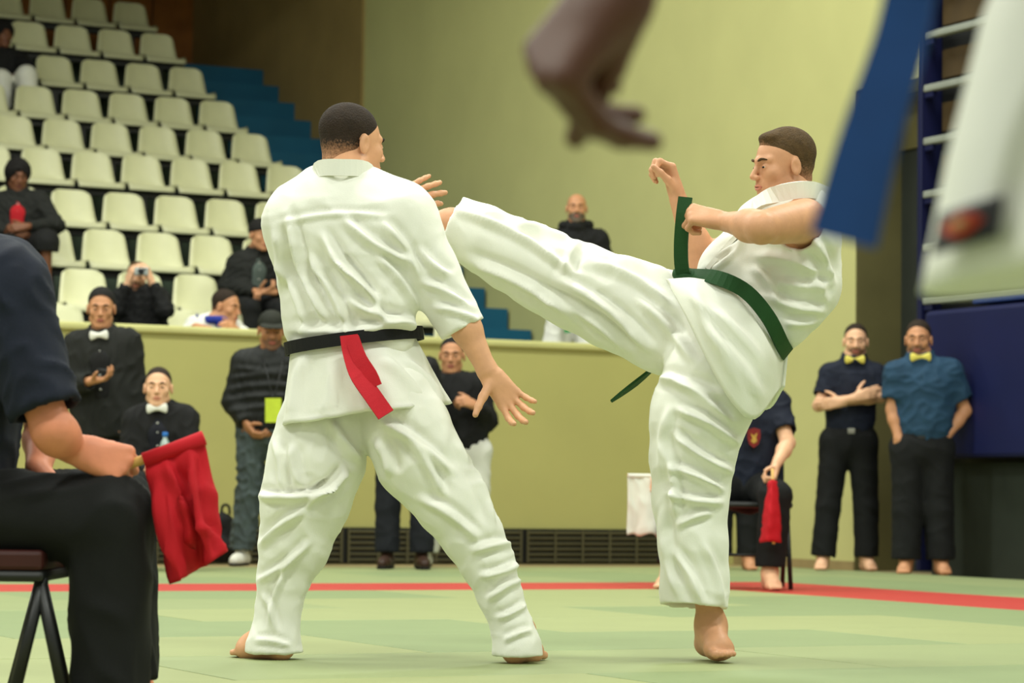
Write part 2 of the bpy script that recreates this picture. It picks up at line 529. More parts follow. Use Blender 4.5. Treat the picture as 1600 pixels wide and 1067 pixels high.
def nets(F, X, Y, Z):
    S = F < 0
    c = np.zeros(tuple(n - 1 for n in S.shape), np.uint8)
    for i in (0, 1):
        for j in (0, 1):
            for k in (0, 1):
                c += S[i:S.shape[0] - 1 + i, j:S.shape[1] - 1 + j, k:S.shape[2] - 1 + k]
    I, J, K = np.nonzero((c > 0) & (c < 8))
    idx = np.full(c.shape, -1, np.int32); idx[I, J, K] = np.arange(len(I))
    acc = np.zeros((len(I), 3)); cnt = np.zeros(len(I))
    cs = {}
    for i in (0, 1):
        for j in (0, 1):
            for k in (0, 1): cs[i, j, k] = F[I + i, J + j, K + k]
    for a in range(3):
        for b in ((0, 0), (0, 1), (1, 0), (1, 1)):
            e0 = list(b); e0.insert(a, 0); e1 = list(b); e1.insert(a, 1)
            f0, f1 = cs[tuple(e0)], cs[tuple(e1)]
            m_ = (f0 < 0) != (f1 < 0)
            t = f0 / (f0 - f1 + (~m_) * 1.0)
            pos = []
            for ax, (G, N) in enumerate(((X, I), (Y, J), (Z, K))):
                if ax == a: pos.append(G[N] + t * (G[N + 1] - G[N]))
                else: pos.append(G[N + e0[ax]])
            P = np.stack(pos, 1)
            acc[m_] += P[m_]; cnt[m_] += 1
    V = acc / np.maximum(cnt, 1)[:, None]
    faces = []
    for a in range(3):
        s0 = [slice(1, -1)] * 3; s1 = [slice(1, -1)] * 3
        s0[a] = slice(0, -1); s1[a] = slice(1, None)
        A_, B_ = S[tuple(s0)], S[tuple(s1)]
        p = np.argwhere(A_ != B_)
        if not len(p): continue
        ins = A_[p[:, 0], p[:, 1], p[:, 2]]
        o = [1, 1, 1]; o[a] = 0
        p = p + np.array(o)
        b1, b2 = [x for x in range(3) if x != a]
        e1 = np.zeros(3, int); e1[b1] = 1; e2 = np.zeros(3, int); e2[b2] = 1
        def g(q): return idx[q[:, 0], q[:, 1], q[:, 2]]
        Q = np.stack([g(p - e1 - e2), g(p - e2), g(p), g(p - e1)], 1)
        fl = ins if a != 1 else ~ins
        Q[~fl] = Q[~fl][:, ::-1]
        faces.append(Q)
    return V, np.concatenate(faces)

def vnormals(V, Q):
    n = np.cross(V[Q[:, 2]] - V[Q[:, 0]], V[Q[:, 3]] - V[Q[:, 1]])
    N = np.zeros_like(V)
    for j in range(4):
        for a in range(3): N[:, a] += np.bincount(Q[:, j], n[:, a], len(V))
    return N / (np.linalg.norm(N, axis=1)[:, None] + 1e-12)

def relax(V, Q, it=1, lam=0.5):
    for _ in range(it):
        S_ = np.zeros_like(V); C = np.zeros(len(V))
        for j in range(4):
            a, b = Q[:, j], Q[:, (j + 1) % 4]
            for ax in range(3):
                S_[:, ax] += np.bincount(a, V[b, ax], len(V)) + np.bincount(b, V[a, ax], len(V))
            C += np.bincount(a, minlength=len(V)) + np.bincount(b, minlength=len(V))
        V = V + lam * (S_ / C[:, None] - V)
    return V

def wrinkle(V, N, amp, wl, seed, axis=None):
    r = np.random.RandomState(seed); out = np.zeros(len(V))
    for i in range(6):
        k = unit(r.normal(size=3))
        if axis is not None:
            ax = unit(axis); k = unit(k - ax * (k @ ax) * 0.85)
        k2 = unit(r.normal(size=3))
        f = 2 * math.pi / (wl * r.uniform(0.6, 1.7))
        out += np.sin(V @ k * f + r.uniform(0, 6.3) + 1.3 * np.sin(V @ k2 * f * 0.45 + r.uniform(0, 6.3)))
    out /= 2.5
    return V + N * (amp * (np.clip(1 - np.abs(out), 0, 1) ** 1.5 - 0.4))[:, None]

def folds(V, N, L):
    """cloth folds: (x0,y0,x1,y1,width_px,height_m) ridges laid on the side of the cloth turned to the viewer"""
    px, py = proj(V)
    toc = unit(-FH) ; face = np.clip((N @ toc) * 1.6 + 0.25, 0, 1)
    D = np.zeros(len(V))
    for (x0, y0, x1, y1, wpx, hm) in L:
        wpx = wpx * 0.78
        dx, dy = x1 - x0, y1 - y0; Ln = math.hypot(dx, dy)
        t = ((px - x0) * dx + (py - y0) * dy) / Ln ** 2
        sd = ((px - x0) * dy - (py - y0) * dx) / Ln
        sd = sd + 0.10 * Ln * np.sin(np.clip(t, 0, 1) * math.pi) * (1 if (x0 + y0) % 2 > 0.9 else -1) * 0.5
        tp = np.clip(np.minimum(t + 0.15, 1.15 - t) / 0.35, 0, 1); tp = tp * tp * (3 - 2 * tp)
        D += hm * tp * 1.5 * (np.exp(-(sd / wpx) ** 2) - 0.65 * np.exp(-((sd - 1.7 * wpx) / wpx) ** 2) - 0.25 * np.exp(-((sd + 1.7 * wpx) / wpx) ** 2))
    return V + N * (D * face)[:, None]

def to_obj(name, VQ, mt, parent, sm=1, wr=None, fd=None):
    V, Q = VQ
    if sm: V = relax(V, Q, sm)
    if wr:
        for w_ in (wr if isinstance(wr, list) else [wr]): V = wrinkle(V, vnormals(V, Q), *w_)
    if fd: V = folds(V, vnormals(V, Q), fd)
    me = bpy.data.meshes.new(name)
    me.vertices.add(len(V)); me.vertices.foreach_set('co', V.astype(np.float32).ravel())
    me.loops.add(len(Q) * 4); me.loops.foreach_set('vertex_index', Q.astype(np.int32).ravel())
    me.polygons.add(len(Q))
    me.polygons.foreach_set('loop_start', np.arange(0, len(Q) * 4, 4, dtype=np.int32))
    me.polygons.foreach_set('use_smooth', np.ones(len(Q), bool))
    me.update(calc_edges=True); me.validate()
    return link(name, me, mt, parent)

class Frame:
    def __init__(s, c, fw, up=(0, 0, 1), sc=1.0):
        s.c = np.array(c, float); s.f = unit(fw); s.r = unit(np.cross(s.f, up)); s.u = np.cross(s.r, s.f); s.s = sc
    def __call__(s, x, y, z): return s.c + (s.r * x + s.f * y + s.u * z) * s.s
    def ax(s): return (s.r, s.f, s.u)

def head_vol(v, H, nk, ears=True):
    q = H.s
    E = lambda c, r, k=0.02, sub=False: v.ell(H(*c), np.array(r) * q, H.ax(), k * q, sub)
    C = lambda a, b, ra, rb=None, k=0.012, sub=False: v.rc(H(*a), H(*b), ra * q, (ra if rb is None else rb) * q, k * q, None, sub)
    v.rc(H(0, -0.022, -0.04), nk, 0.054 * q, 0.062 * q, 0.03)
    E((0, -0.015, 0.035), (0.074, 0.096, 0.080))
    E((0, 0.028, -0.03), (0.060, 0.060, 0.084), 0.03)
    for sx in (-1, 1):
        C((sx * 0.050, -0.002, -0.060), (sx * 0.018, 0.068, -0.098), 0.017, 0.015, 0.025)
        E((sx * 0.043, 0.058, -0.022), (0.020, 0.020, 0.020), 0.02)
        C((0, 0.083, 0.020), (sx * 0.042, 0.066, 0.022), 0.011, 0.011, 0.012)
    E((0, 0.076, -0.099), (0.017, 0.016, 0.015), 0.015)
    E((0, 0.078, -0.062), (0.027, 0.017, 0.024), 0.015)
    for sx in (-1, 1): E((sx * 0.031, 0.094, 0.000), (0.019, 0.016, 0.012), 0.010, True)
    C((0, 0.084, 0.012), (0, 0.109, -0.030), 0.0075, 0.0105, 0.008)
    for sx in (-1, 1): E((sx * 0.011, 0.099, -0.034), (0.009, 0.011, 0.008), 0.006)
    for sx in (-1, 1): E((sx * 0.031, 0.073, -0.001), (0.0145, 0.0135, 0.0125), 0.004)
    C((-0.021, 0.0935, -0.0655), (0.021, 0.0935, -0.0655), 0.0035, None, 0.004, True)
    if ears:
        for sx in (-1, 1):
            v.ell(H(sx * 0.079, -0.012, -0.006), np.array((0.009, 0.019, 0.031)) * q, H.ax(), 0.008 * q)
            v.ell(H(sx * 0.089, -0.006, -0.004), np.array((0.007, 0.010, 0.017)) * q, H.ax(), 0.005 * q, True)

M_sclera = mat('eye_white', rgb(205, 195, 175), 0.3, 0.02)
M_iris = mat('eye_iris', rgb(30, 22, 16), 0.2, 0.05)
def eye_mesh(H, sx, look=(0, 0)):
    V, Fc, mi = [], [], []
    q = H.s
    nu, nv = 12, 8
    for j in range(nv + 1):
        th = math.pi * j / nv
        for i in range(nu):
            ph = 2 * math.pi * i / nu
            x, z, y = math.sin(th) * math.cos(ph), math.sin(th) * math.sin(ph), math.cos(th)
            V.append(H(sx * 0.031 + x * 0.0125, 0.0752 + y * 0.0128, -0.001 + z * 0.0062))
    for j in range(nv):
        for i in range(nu):
            a, b = j * nu + i, j * nu + (i + 1) % nu
            Fc.append((a, b, b + nu, a + nu)); mi.append(1 if j < 2 else 0)
    me = pymesh('eye', V, Fc, True); fix_normals(me)
    me.materials.append(M_sclera); me.materials.append(M_iris)
    me.polygons.foreach_set('material_index', mi)
    return me

def face_parts(root, H, hairmat, lipmat, brow=True, h=0.004):
    for sx in (-1, 1):
        link('eye', eye_mesh(H, sx), None, root)
        if brow:
            pts = [H(sx * 0.014, 0.0945, 0.020), H(sx * 0.032, 0.089, 0.026), H(sx * 0.048, 0.072, 0.021)]
            link('eyebrow', tube_mesh('eyebrow', smooth_pts(pts, 7), [0.002 * H.s, 0.004 * H.s, 0.0045 * H.s, 0.0045 * H.s, 0.004 * H.s, 0.003 * H.s, 0.0015 * H.s], 6), hairmat, root)
    pu = [H(-0.023, 0.0885, -0.0655), H(-0.008, 0.0955, -0.0605), H(0, 0.0955, -0.0615), H(0.008, 0.0955, -0.0605), H(0.023, 0.0885, -0.0655)]
    pl = [H(-0.021, 0.0885, -0.067), H(0, 0.0955, -0.072), H(0.021, 0.0885, -0.067)]
    q = H.s
    link('lips', join_meshes('lips', [tube_mesh('l', smooth_pts(pu, 9), [0.001 * q] + [0.004 * q] * 7 + [0.001 * q], 6), tube_mesh('l', smooth_pts(pl, 9), [0.001 * q] + [0.005 * q] * 7 + [0.001 * q], 6)]), lipmat, root)

def join_meshes(name, L):
    bm = bmesh.new()
    for x in L: bm.from_mesh(x); bpy.data.meshes.remove(x)
    me = bpy.data.meshes.new(name); bm.to_mesh(me); bm.free()
    me.polygons.foreach_set('use_smooth', [True] * len(me.polygons))
    return me

def hair_vol(H, t=0.007, line=0.088, back=-0.055, bald=0.0, side=1.0):
    """short hair: a thickened scalp with a hairline"""
    v = Vol(); q = H.s
    v.ell(H(0, -0.021 - t * 0.5, 0.040 + t * 0.55), np.array((0.0742 + t * 0.5 * side, 0.0935 + t * 0.75, 0.0795 + t * 0.7)) * q, H.ax(), 0.01)
    v.rc(H(0, -0.050, -0.02), H(0, -0.054, back + 0.01), (0.058 + 0.4 * t) * q, (0.050 + 0.2 * t) * q, 0.02)
    v.cut(H(0, 0.08, line), H.f * 0.78 - H.u * 0.62)
    v.cut(H(0, 0, back), -H.u + H.f * 0.25)
    for sx in (-1, 1):
        v.ell(H(sx * 0.09, 0.004, -0.020), np.array((0.03, 0.026, 0.036)) * q, H.ax(), 0.004, True)
        v.ell(H(sx * 0.058, 0.094, 0.060), np.array((0.030, 0.032, 0.034)) * q, H.ax(), 0.006, True)
    if bald: v.ell(H(0, 0.05, 0.12), np.array((0.06, 0.10, 0.06)) * q * bald, H.ax(), 0.01, True)
    return v

def fade_hair(o, H, line, scalp):
    """hair gets sparser towards the neck, the temples and the hairline; written as a colour attribute read by the hair material"""
    me = o.data; n = len(me.vertices)
    co = np.zeros(n * 3, np.float32); me.vertices.foreach_get('co', co); co = co.reshape(-1, 3)
    q = (co - H.c) / H.s
    x, y, z = q @ H.r, q @ H.f, q @ H.u
    d = -((y - 0.08) * 0.78 - (z - line) * 0.62)
    f = np.clip((z + 0.055) / 0.085, 0, 1) * np.clip(d / 0.022, 0.0, 1) + 0.1
    f = np.clip(f, 0, 1)
    at = me.attributes.new('hair_density', 'FLOAT', 'POINT'); at.data.foreach_set('value', f.astype(np.float32))
    base = me.materials[0]; key = base.name + '_' + scalp.name
    if key not in MATS:
        m2 = base.copy(); m2.name = key; nt = m2.node_tree; b = nt.nodes['Principled BSDF']
        src = b.inputs['Base Color'].links[0].from_socket
        an = nt.nodes.new('ShaderNodeAttribute'); an.attribute_name = 'hair_density'
        nz = nt.nodes.new('ShaderNodeTexNoise'); nz.inputs['Scale'].default_value = 160; nz.inputs['Detail'].default_value = 4
        tc = nt.nodes.new('ShaderNodeTexCoord'); nt.links.new(tc.outputs['Object'], nz.inputs['Vector'])
        ad = nt.nodes.new('ShaderNodeMath'); ad.operation = 'MULTIPLY_ADD'; ad.inputs[1].default_value = 0.9
        nt.links.new(nz.outputs['Fac'], ad.inputs[0]); nt.links.new(an.outputs['Fac'], ad.inputs[2])
        rp = nt.nodes.new('ShaderNodeMapRange'); rp.inputs['From Min'].default_value = 0.45; rp.inputs['From Max'].default_value = 1.15
        nt.links.new(ad.outputs[0], rp.inputs['Value'])
        mx = nt.nodes.new('ShaderNodeMix'); mx.data_type = 'RGBA'
        nt.links.new(rp.outputs[0], mx.inputs[0])
        sc_ = scalp.node_tree.nodes
        col = [n_ for n_ in sc_ if n_.type == 'VECT_MATH'][0].inputs[0].default_value
        mx.inputs[6].default_value = (col[0] * 0.72, col[1] * 0.70, col[2] * 0.68, 1)
        nt.links.new(src, mx.inputs[7]); nt.links.new(mx.outputs[2], b.inputs['Base Color'])
        MATS[key] = m2
    me.materials[0] = MATS[key]
    return o

def beard_vol(H, t=0.004, top=-0.035):
    v = Vol(); q = H.s
    v.ell(H(0, 0.028, -0.03), np.array((0.060 + t, 0.060 + t, 0.084 + t)) * q, H.ax(), 0.02)
    for sx in (-1, 1): v.rc(H(sx * 0.051, -0.002, -0.055), H(sx * 0.018, 0.068, -0.098), (0.017 + t) * q, (0.016 + t) * q, 0.02)
    v.ell(H(0, 0.077, -0.1), np.array((0.019 + t, 0.018 + t, 0.017 + t)) * q, H.ax(), 0.015)
    v.ell(H(0, 0.078, -0.062), np.array((0.028 + t, 0.018 + t, 0.024 + t * .5)) * q, H.ax(), 0.012)
    v.cut(H(0, 0.05, top), H.u - H.f * 0.25)
    v.ell(H(0, 0.100, -0.0655), np.array((0.024, 0.014, 0.0085)) * q, H.ax(), 0.003, True)
    v.cut(H(0, 0.01, -0.03), -H.f)
    return v

def hand_vol(v, w, f, n, right, curl=(0.5, 0.6, 0.4), sc=1.0, spread=0.0, thumb=(0.55, 0.75, 0.35), tcurl=0.3, k=0.006):
    f = unit(f); n = unit(np.array(n, float) - f * (np.array(n, float) @ f))
    s = np.cross(f, n) * (1 if right else -1)
    w = np.array(w, float)
    P = lambda a, b, c: w + (f * a + s * b + n * c) * sc
    v.rc(P(-0.01, 0, 0), P(0.03, 0, 0), 0.026 * sc, 0.030 * sc, 0.02, (n, 0.62))
    for (a, b) in ((0.088, 0.027), (0.092, 0.009), (0.087, -0.010), (0.079, -0.027)):
        v.rc(P(0.015, b * 0.6, 0), P(a, b, 0), 0.017 * sc, 0.0125 * sc, 0.012)
    base = [(0.088, 0.028), (0.093, 0.009), (0.087, -0.011), (0.078, -0.029)]
    lens = [(0.042, 0.026, 0.021), (0.046, 0.030, 0.022), (0.043, 0.028, 0.021), (0.034, 0.021, 0.018)]
    for i, ((a, b), L) in enumerate(zip(base, lens)):
        p = P(a, b, 0)
        cu = curl[i] if isinstance(curl[0], (tuple, list)) else curl
        d0 = unit(f + s * spread * (1.5 - i) * 0.5); ang = 0.0
        r0 = (0.0098, 0.0102, 0.0096, 0.0085)[i] * sc
        for j in range(3):
            ang += cu[j]
            d = d0 * math.cos(ang) + n * math.sin(ang)
            q = p + d * L[j] * sc
            v.rc(p, q, r0, r0 * 0.9, k); r0 *= 0.92
            p = q
    p = P(0.022, 0.020, 0.008)
    d = unit(f * thumb[0] + s * thumb[1] + n * thumb[2]); r0 = 0.0145 * sc
    for j, L in enumerate((0.043, 0.033, 0.027)):
        q = p + d * L * sc
        v.rc(p, q, r0, r0 * 0.84, 0.010 if j == 0 else k); r0 *= 0.82
        d = unit(d + (f * 0.6 - s * 0.5 + n * 0.4) * tcurl); p = q

def foot_vol(v, an, toe, sc=1.0, up=(0, 0, 1)):
    """bare foot from ankle joint towards toe tip"""
    an, toe, up = np.array(an, float), np.array(toe, float), unit(up)
    f = toe - an; f = unit(f - up * (f @ up)); s = np.cross(f, up)
    L = 0.185 * sc
    base = an - up * 0.085 * sc
    P = lambda a, b, c: base + (f * a + s * b + up * c) * sc
    v.rc(P(-0.045, 0, 0.034), an, 0.032 * sc, 0.038 * sc, 0.03)
    v.rc(P(-0.03, 0, 0.03), P(0.08, 0, 0.026), 0.033 * sc, 0.033 * sc, 0.03)
    v.rc(an, P(0.09, 0.005, 0.03), 0.036 * sc, 0.027 * sc, 0.04)
    v.rc(P(0.09, 0.022, 0.022), P(0.09, -0.022, 0.020), 0.023 * sc, 0.020 * sc, 0.02)
    for i, b in enumerate((0.030, 0.012, -0.004, -0.019, -0.032)):
        r0 = (0.013, 0.0095, 0.009, 0.0085, 0.0085)[i] * sc
        v.rc(P(0.11 - 0.006 * i, b * 0.9, 0.016), P((0.150, 0.150, 0.144, 0.136, 0.124)[i], b, 0.011), r0 * 1.15, r0, 0.006)

def shoe(root, an, toe, mt, sole, sc=1.0, up=(0, 0, 1)):
    an, toe, up = np.array(an, float), np.array(toe, float), unit(up)
    f = toe - an; f = unit(f - up * (f @ up)); s = np.cross(f, up)
    base = an - up * 0.09 * sc
    P = lambda a, b, c: base + (f * a + s * b + up * c) * sc
    v = Vol()
    v.rc(P(-0.04, 0, 0.045), P(0.0, 0, 0.10), 0.040 * sc, 0.043 * sc, 0.03)
    v.rc(P(-0.035, 0, 0.045), P(0.11, 0, 0.04), 0.040 * sc, 0.042 * sc, 0.03)
    v.rc(P(0.09, 0, 0.042), P(0.17, 0.0, 0.036), 0.044 * sc, 0.034 * sc, 0.02)
    v.cut(P(0, 0, 0.014), -up)
    o = to_obj('shoe', v.mesh(0.010), mt, root)
    v = Vol()
    v.rc(P(-0.038, 0, 0.02), P(0.09, 0, 0.02), 0.043 * sc, 0.046 * sc, 0.02)
    v.rc(P(0.09, 0, 0.02), P(0.175, 0, 0.02), 0.047 * sc, 0.036 * sc, 0.02)
    v.cut(P(0, 0, 0.02), up); v.cut(P(0, 0, 0.001), -up)
    to_obj('sole', v.mesh(0.009), sole, o)

SKIN = {}
def skin(name, c, red=1.0):
    return mat('skin_' + name, rgb(*c), 0.5, 0.07, 25, 0.04, 120, spec=0.35)
def lipm(name, c): return mat('lips_' + name, rgb(*c), 0.45, 0.05, 30)

def bow_tie(root, c, right, up, fw, mt, w=0.075):
    V, Fc = [], []
    c = np.array(c, float); right, up, fw = unit(right), unit(up), unit(fw)
    v = Vol()
    v.ell(c, np.array((0.013, 0.012, 0.016)), (right, fw, up), 0.004)
    for sx in (-1, 1):
        for t in np.linspace(0.1, 1, 7):
            p = c + right * sx * w * t
            v.ell(p, np.array((0.012, 0.011, 0.010 + 0.022 * t)), (right, fw, up), 0.008)
    return to_obj('bow_tie', v.mesh(0.006), mt, root)

def ring_belt(name, c, right, fw, up, a, b, wid, thick, mt, root, a0=0, a1=2 * math.pi, sag=0.0, n=48):
    pts, wd = [], []
    for i in range(n + 1):
        t = a0 + (a1 - a0) * i / n
        pts.append(c + right * a * math.cos(t) + fw * b * math.sin(t) - up * sag * math.sin(t)); wd.append(up)
    return link(name, ribbon_mesh(name, pts, wid, wd, thick), mt, root)

def J_at(D, d):
    o = {}
    for k, t in d.items():
        o[k] = pix(t[0], t[1], D + (t[2] if len(t) > 2 else 0.0))
    return o

def make_person(name, label, J, fr, face, sc=1.0, skinm=None, hair=None, top=None, bottom=None, shoes=None, hands=None, group=None, up=(0, 0, 1), hs=1.05, h=0.012, hf=0.0055, cat='person', extras=()):
    """J: world joints; fr: chest front direction; face: facing direction of the head"""
    J = dict(J)
    J.setdefault('pl', (J['hpL'] + J['hpR']) / 2)
    msh = (J['shL'] + J['shR']) / 2
    J.setdefault('nk', msh + (msh - J['pl']) * 0.06)
    J.setdefault('ch', msh + (J['pl'] - msh) * 0.24)
    J.setdefault('wa', msh + (J['pl'] - msh) * 0.66)
    low = min(p[2] for p in J.values())
    base = np.array([J['pl'][0], J['pl'][1], low])
    root = empty('person', base, label=label, cat=cat, group=group)
    fr = unit(fr)
    skinm, hairm, lm = skinm
    H = Frame(J['hd'], face, up, sc * hs)
    # ---- body: one continuous mesh
    v = Vol()
    head_vol(v, H, J['nk'])
    v.rc(J['shL'], J['shR'], 0.055 * sc, None, 0.04)
    v.rc(J['ch'], J['wa'], 0.135 * sc, 0.115 * sc, 0.05, (fr, 0.65))
    v.rc(J['wa'], J['pl'], 0.115 * sc, 0.13 * sc, 0.05, (fr, 0.7))
    v.rc(J['nk'], J['ch'], 0.065 * sc, 0.10 * sc, 0.05, (fr, 0.75))
    fine = [(H.c - 0.14 * H.s, H.c + 0.14 * H.s, hf)]
    bare = top.get('bare', True)
    for S in 'LR':
        v.rc(J['sh' + S], J['el' + S], 0.050 * sc, 0.040 * sc, 0.03)
        v.rc(J['el' + S], J['el' + S] + (J['wr' + S] - J['el' + S]) * 0.35, 0.040 * sc, 0.041 * sc, 0.02)
        v.rc(J['el' + S] + (J['wr' + S] - J['el' + S]) * 0.3, J['wr' + S], 0.041 * sc, 0.026 * sc, 0.02)
        hd = dict(f=unit(J['wr' + S] - J['el' + S]), n=-np.array(unit(np.cross(up, fr))) * (1 if S == 'R' else -1), right=(S == 'L'))
        hd.update((hands or {}).get(S, {}))
        if hd.get('skip'): continue
        hd.pop('skip', None)
        hand_vol(v, J['wr' + S] + unit(hd['f']) * 0.012, sc=sc * hd.pop('hsc', 1.05), **hd)
        c = J['wr' + S] + unit(hd['f']) * 0.07
        fine.append((c - 0.11, c + 0.11, hf))
        v.rc(J['hp' + S], J['kn' + S], 0.082 * sc, 0.055 * sc, 0.04)
        v.rc(J['kn' + S], J['an' + S], 0.052 * sc, 0.036 * sc, 0.03)
        if not shoes: foot_vol(v, J['an' + S], J['to' + S], sc)
        v.rc(J['pl'], J['hp' + S], 0.10 * sc, 0.09 * sc, 0.05)
    to_obj('body', v.mesh(h, fine), skinm, root, 0)
    face_parts(root, H, hairm, lm)
    # ---- hair or headgear
    hair = hair or {}
    if hair.get('kind', 'short') == 'short':
        fade_hair(to_obj('hair', hair_vol(H, **hair.get('p', {})).mesh(0.006), hairm, root, 2), H, hair.get('p', {}).get('line', .088), skinm)
    if hair.get('beard'):
        to_obj('beard', beard_vol(H, **hair['beard']).mesh(0.005), hair.get('bm', hairm), root, 1)
    if hair.get('kind') == 'cap':
        c = Vol(); q = H.s
        c.ell(H(0, -0.013, 0.045), np.array((0.086, 0.108, 0.086)) * q, H.ax(), 0.01)
        c.cut(H(0, 0.0, 0.035), -H.u)
        o = to_obj('cap', c.mesh(0.006), hair['mat'], root)
        c = Vol()
        c.rc(H(-0.035, 0.11, 0.042), H(0.035, 0.11, 0.042), 0.05 * q, None, 0.02, (H.u + H.f * 0.25, 0.16))
        to_obj('brim', c.mesh(0.005), hair['mat'], o)
        to_obj('hair', hair_vol(H, 0.004).mesh(0.006), hairm, root, 1)
    if hair.get('kind') == 'beanie':
        c = Vol(); q = H.s
        c.ell(H(0, -0.015, 0.045), np.array((0.086, 0.108, 0.092)) * q, H.ax(), 0.01)
        c.cut(H(0, 0.06, 0.040), -H.u + H.f * 0.25)
        to_obj('beanie', c.mesh(0.007), hair['mat'], root)
    if hair.get('kind') == 'long':
        c = Vol(); q = H.s
        c.ell(H(0, -0.022, 0.035), np.array((0.098, 0.118, 0.104)) * q, H.ax(), 0.02)
        c.rc(H(0, -0.05, -0.01), H(0, -0.06, -0.09), 0.085 * q, 0.07 * q, 0.03)
        c.ell(H(0, 0.105, -0.035), np.array((0.066, 0.08, 0.092)) * q, H.ax(), 0.012, True)
        to_obj('hair', c.mesh(0.007), hairm, root, 1, (0.014, 0.035, 5))
    # ---- top
    t = dict(sh=0.068, ch=0.185, wa=0.170, hp=0.175, ua=0.066, fa=0.056, cf=0.044, sleeve=1.0, drop=0.06, fl=0.66, mat=None, wr=(0.010, 0.10, 1), collar=0.0, name='jacket')
    t.update(top)
    g = Vol()
    u_ = unit(msh - J['pl'])
    lat = unit(J['shR'] - J['shL'])
    if t['sleeve'] > 0:
        for S in 'LR':
            el, wr, sh = J['el' + S], J['wr' + S], J['sh' + S]
            if t['sleeve'] >= 1:
                g.rc(sh, el, t['ua'] * sc, t['fa'] * sc, 0.035)
                e2 = el + (wr - el) * 0.97
                g.rc(el, e2, t['fa'] * sc, t['cf'] * sc, 0.02)
                g.hem(el + (wr - el) * 0.93, wr - el, t['cf'] * sc, 0.03, 0.008)
            else:
                e2 = sh + (el - sh) * t['sleeve']
                g.rc(sh, e2, t['ua'] * sc, t['fa'] * sc, 0.035)
                g.hem(sh + (el - sh) * (t['sleeve'] - 0.03), el - sh, t['fa'] * sc, 0.05, 0.008)
    g.rc(J['shL'], J['shR'], t['sh'] * sc, None, 0.05)
    for S in 'LR': g.rc(J['sh' + S], J['nk'] - u_ * 0.01, t['sh'] * sc, 0.062 * sc, 0.04)
    def wide(a, b, ra, rb, k):                   # broad, shallow torso section
        g.rc(a, b, ra * sc, rb * sc, k, (fr, t['fl']))
    wide(J['ch'], J['wa'], t['ch'], t['wa'], 0.06)
    wide(J['wa'], J['pl'], t['wa'], t['hp'], 0.05)
    if t['drop'] > 0: wide(J['pl'], J['pl'] - u_ * (t['drop'] + 0.03), t['hp'], t['hp'] * 1.02, 0.03)
    hemp = J['pl'] - u_ * t['drop']
    g.cut(hemp, -u_, hemp - u_ * 0.16, 0.17)
    if t['collar']:
        cc = J['nk'] + (H.c - J['nk']) * 0.25 + fr * 0.006
        for i in range(12):
            a0, a1 = i * math.pi / 6, (i + 1) * math.pi / 6
            p = lambda a: cc + lat * math.cos(a) * 0.075 * sc + fr * math.sin(a) * 0.075 * sc + u_ * (t['collar'] * (0.5 - 0.6 * math.sin(a)))
            g.rc(p(a0) - u_ * 0.03, p(a1) - u_ * 0.03, 0.018, None, 0.02); g.rc(p(a0), p(a1), 0.014, None, 0.012)
    g.rc(J['nk'] + (H.c - J['nk']) * 0.1, J['nk'] + (H.c - J['nk']) * 0.6, 0.058 * sc, 0.066 * sc, 0.004, None, True)
    jk = to_obj(t['name'], g.mesh(h), t['mat'], root, 1, t['wr'], t.get('fd'))
    if t.get('open'):                      # dark shirt front showing between the lapels
        s_ = Vol()
        c0 = J['nk'] + fr * (0.098 * sc) - u_ * 0.04; c1 = J['wa'] + fr * (t['wa'] * t['fl'] * sc + 0.004)
        cm = J['ch'] + fr * (t['ch'] * t['fl'] * sc - 0.002)
        s_.rc(c0, cm, 0.040 * sc, 0.060 * sc, 0.01, (fr, 0.30)); s_.rc(cm, c1, 0.060 * sc, 0.050 * sc, 0.01, (fr, 0.30))
        so = to_obj('shirt_front', s_.mesh(0.010), t['open'], root, 1)
        for i in range(4):
            bp = (c0 + (cm - c0) * (0.4 + 0.5 * i) if i < 2 else cm + (c1 - cm) * (0.45 * (i - 1))) + fr * 0.016
            b_ = Vol(); b_.ell(bp, (0.008, 0.008, 0.007), (lat, fr, u_), 0.003)
            to_obj('button', b_.mesh(0.004), mat('pale_button', rgb(190, 190, 180), 0.4), so, 0)
    # ---- bottom
    b = dict(hp=0.125, th=0.098, kn=0.078, an=0.068, end=0.94, mat=None, wr=(0.005, 0.18, 2), name='trousers')
    b.update(bottom)
    g = Vol()
    g.rc(J['wa'] + (J['pl'] - J['wa']) * 0.45, J['pl'], b['hp'] * sc, b['hp'] * 1.05 * sc, 0.05, (fr, 0.78))
    for S in 'LR':
        hp, kn, an = J['hp' + S], J['kn' + S], J['an' + S]
        g.rc(J['pl'], hp, b['hp'] * sc, b['th'] * sc, 0.05, (fr, 0.85))
        g.rc(hp, kn, b['th'] * sc, b['kn'] * sc, 0.04)
        g.rc(kn, kn + (an - kn) * (b['end'] + 0.04), b['kn'] * sc, b['an'] * sc, 0.025)
        g.hem(kn + (an - kn) * b['end'], an - kn, b['an'] * sc, 0.05, 0.008)
    to_obj(b['name'], g.mesh(h), b['mat'], root, 1, b['wr'])
    if shoes:
        for S in 'LR': shoe(root, J['an' + S], J['to' + S], shoes[0], shoes[1], sc)
    info = dict(root=root, J=J, H=H, fr=fr, lat=lat, u=u_, sc=sc, top=t)
    return info

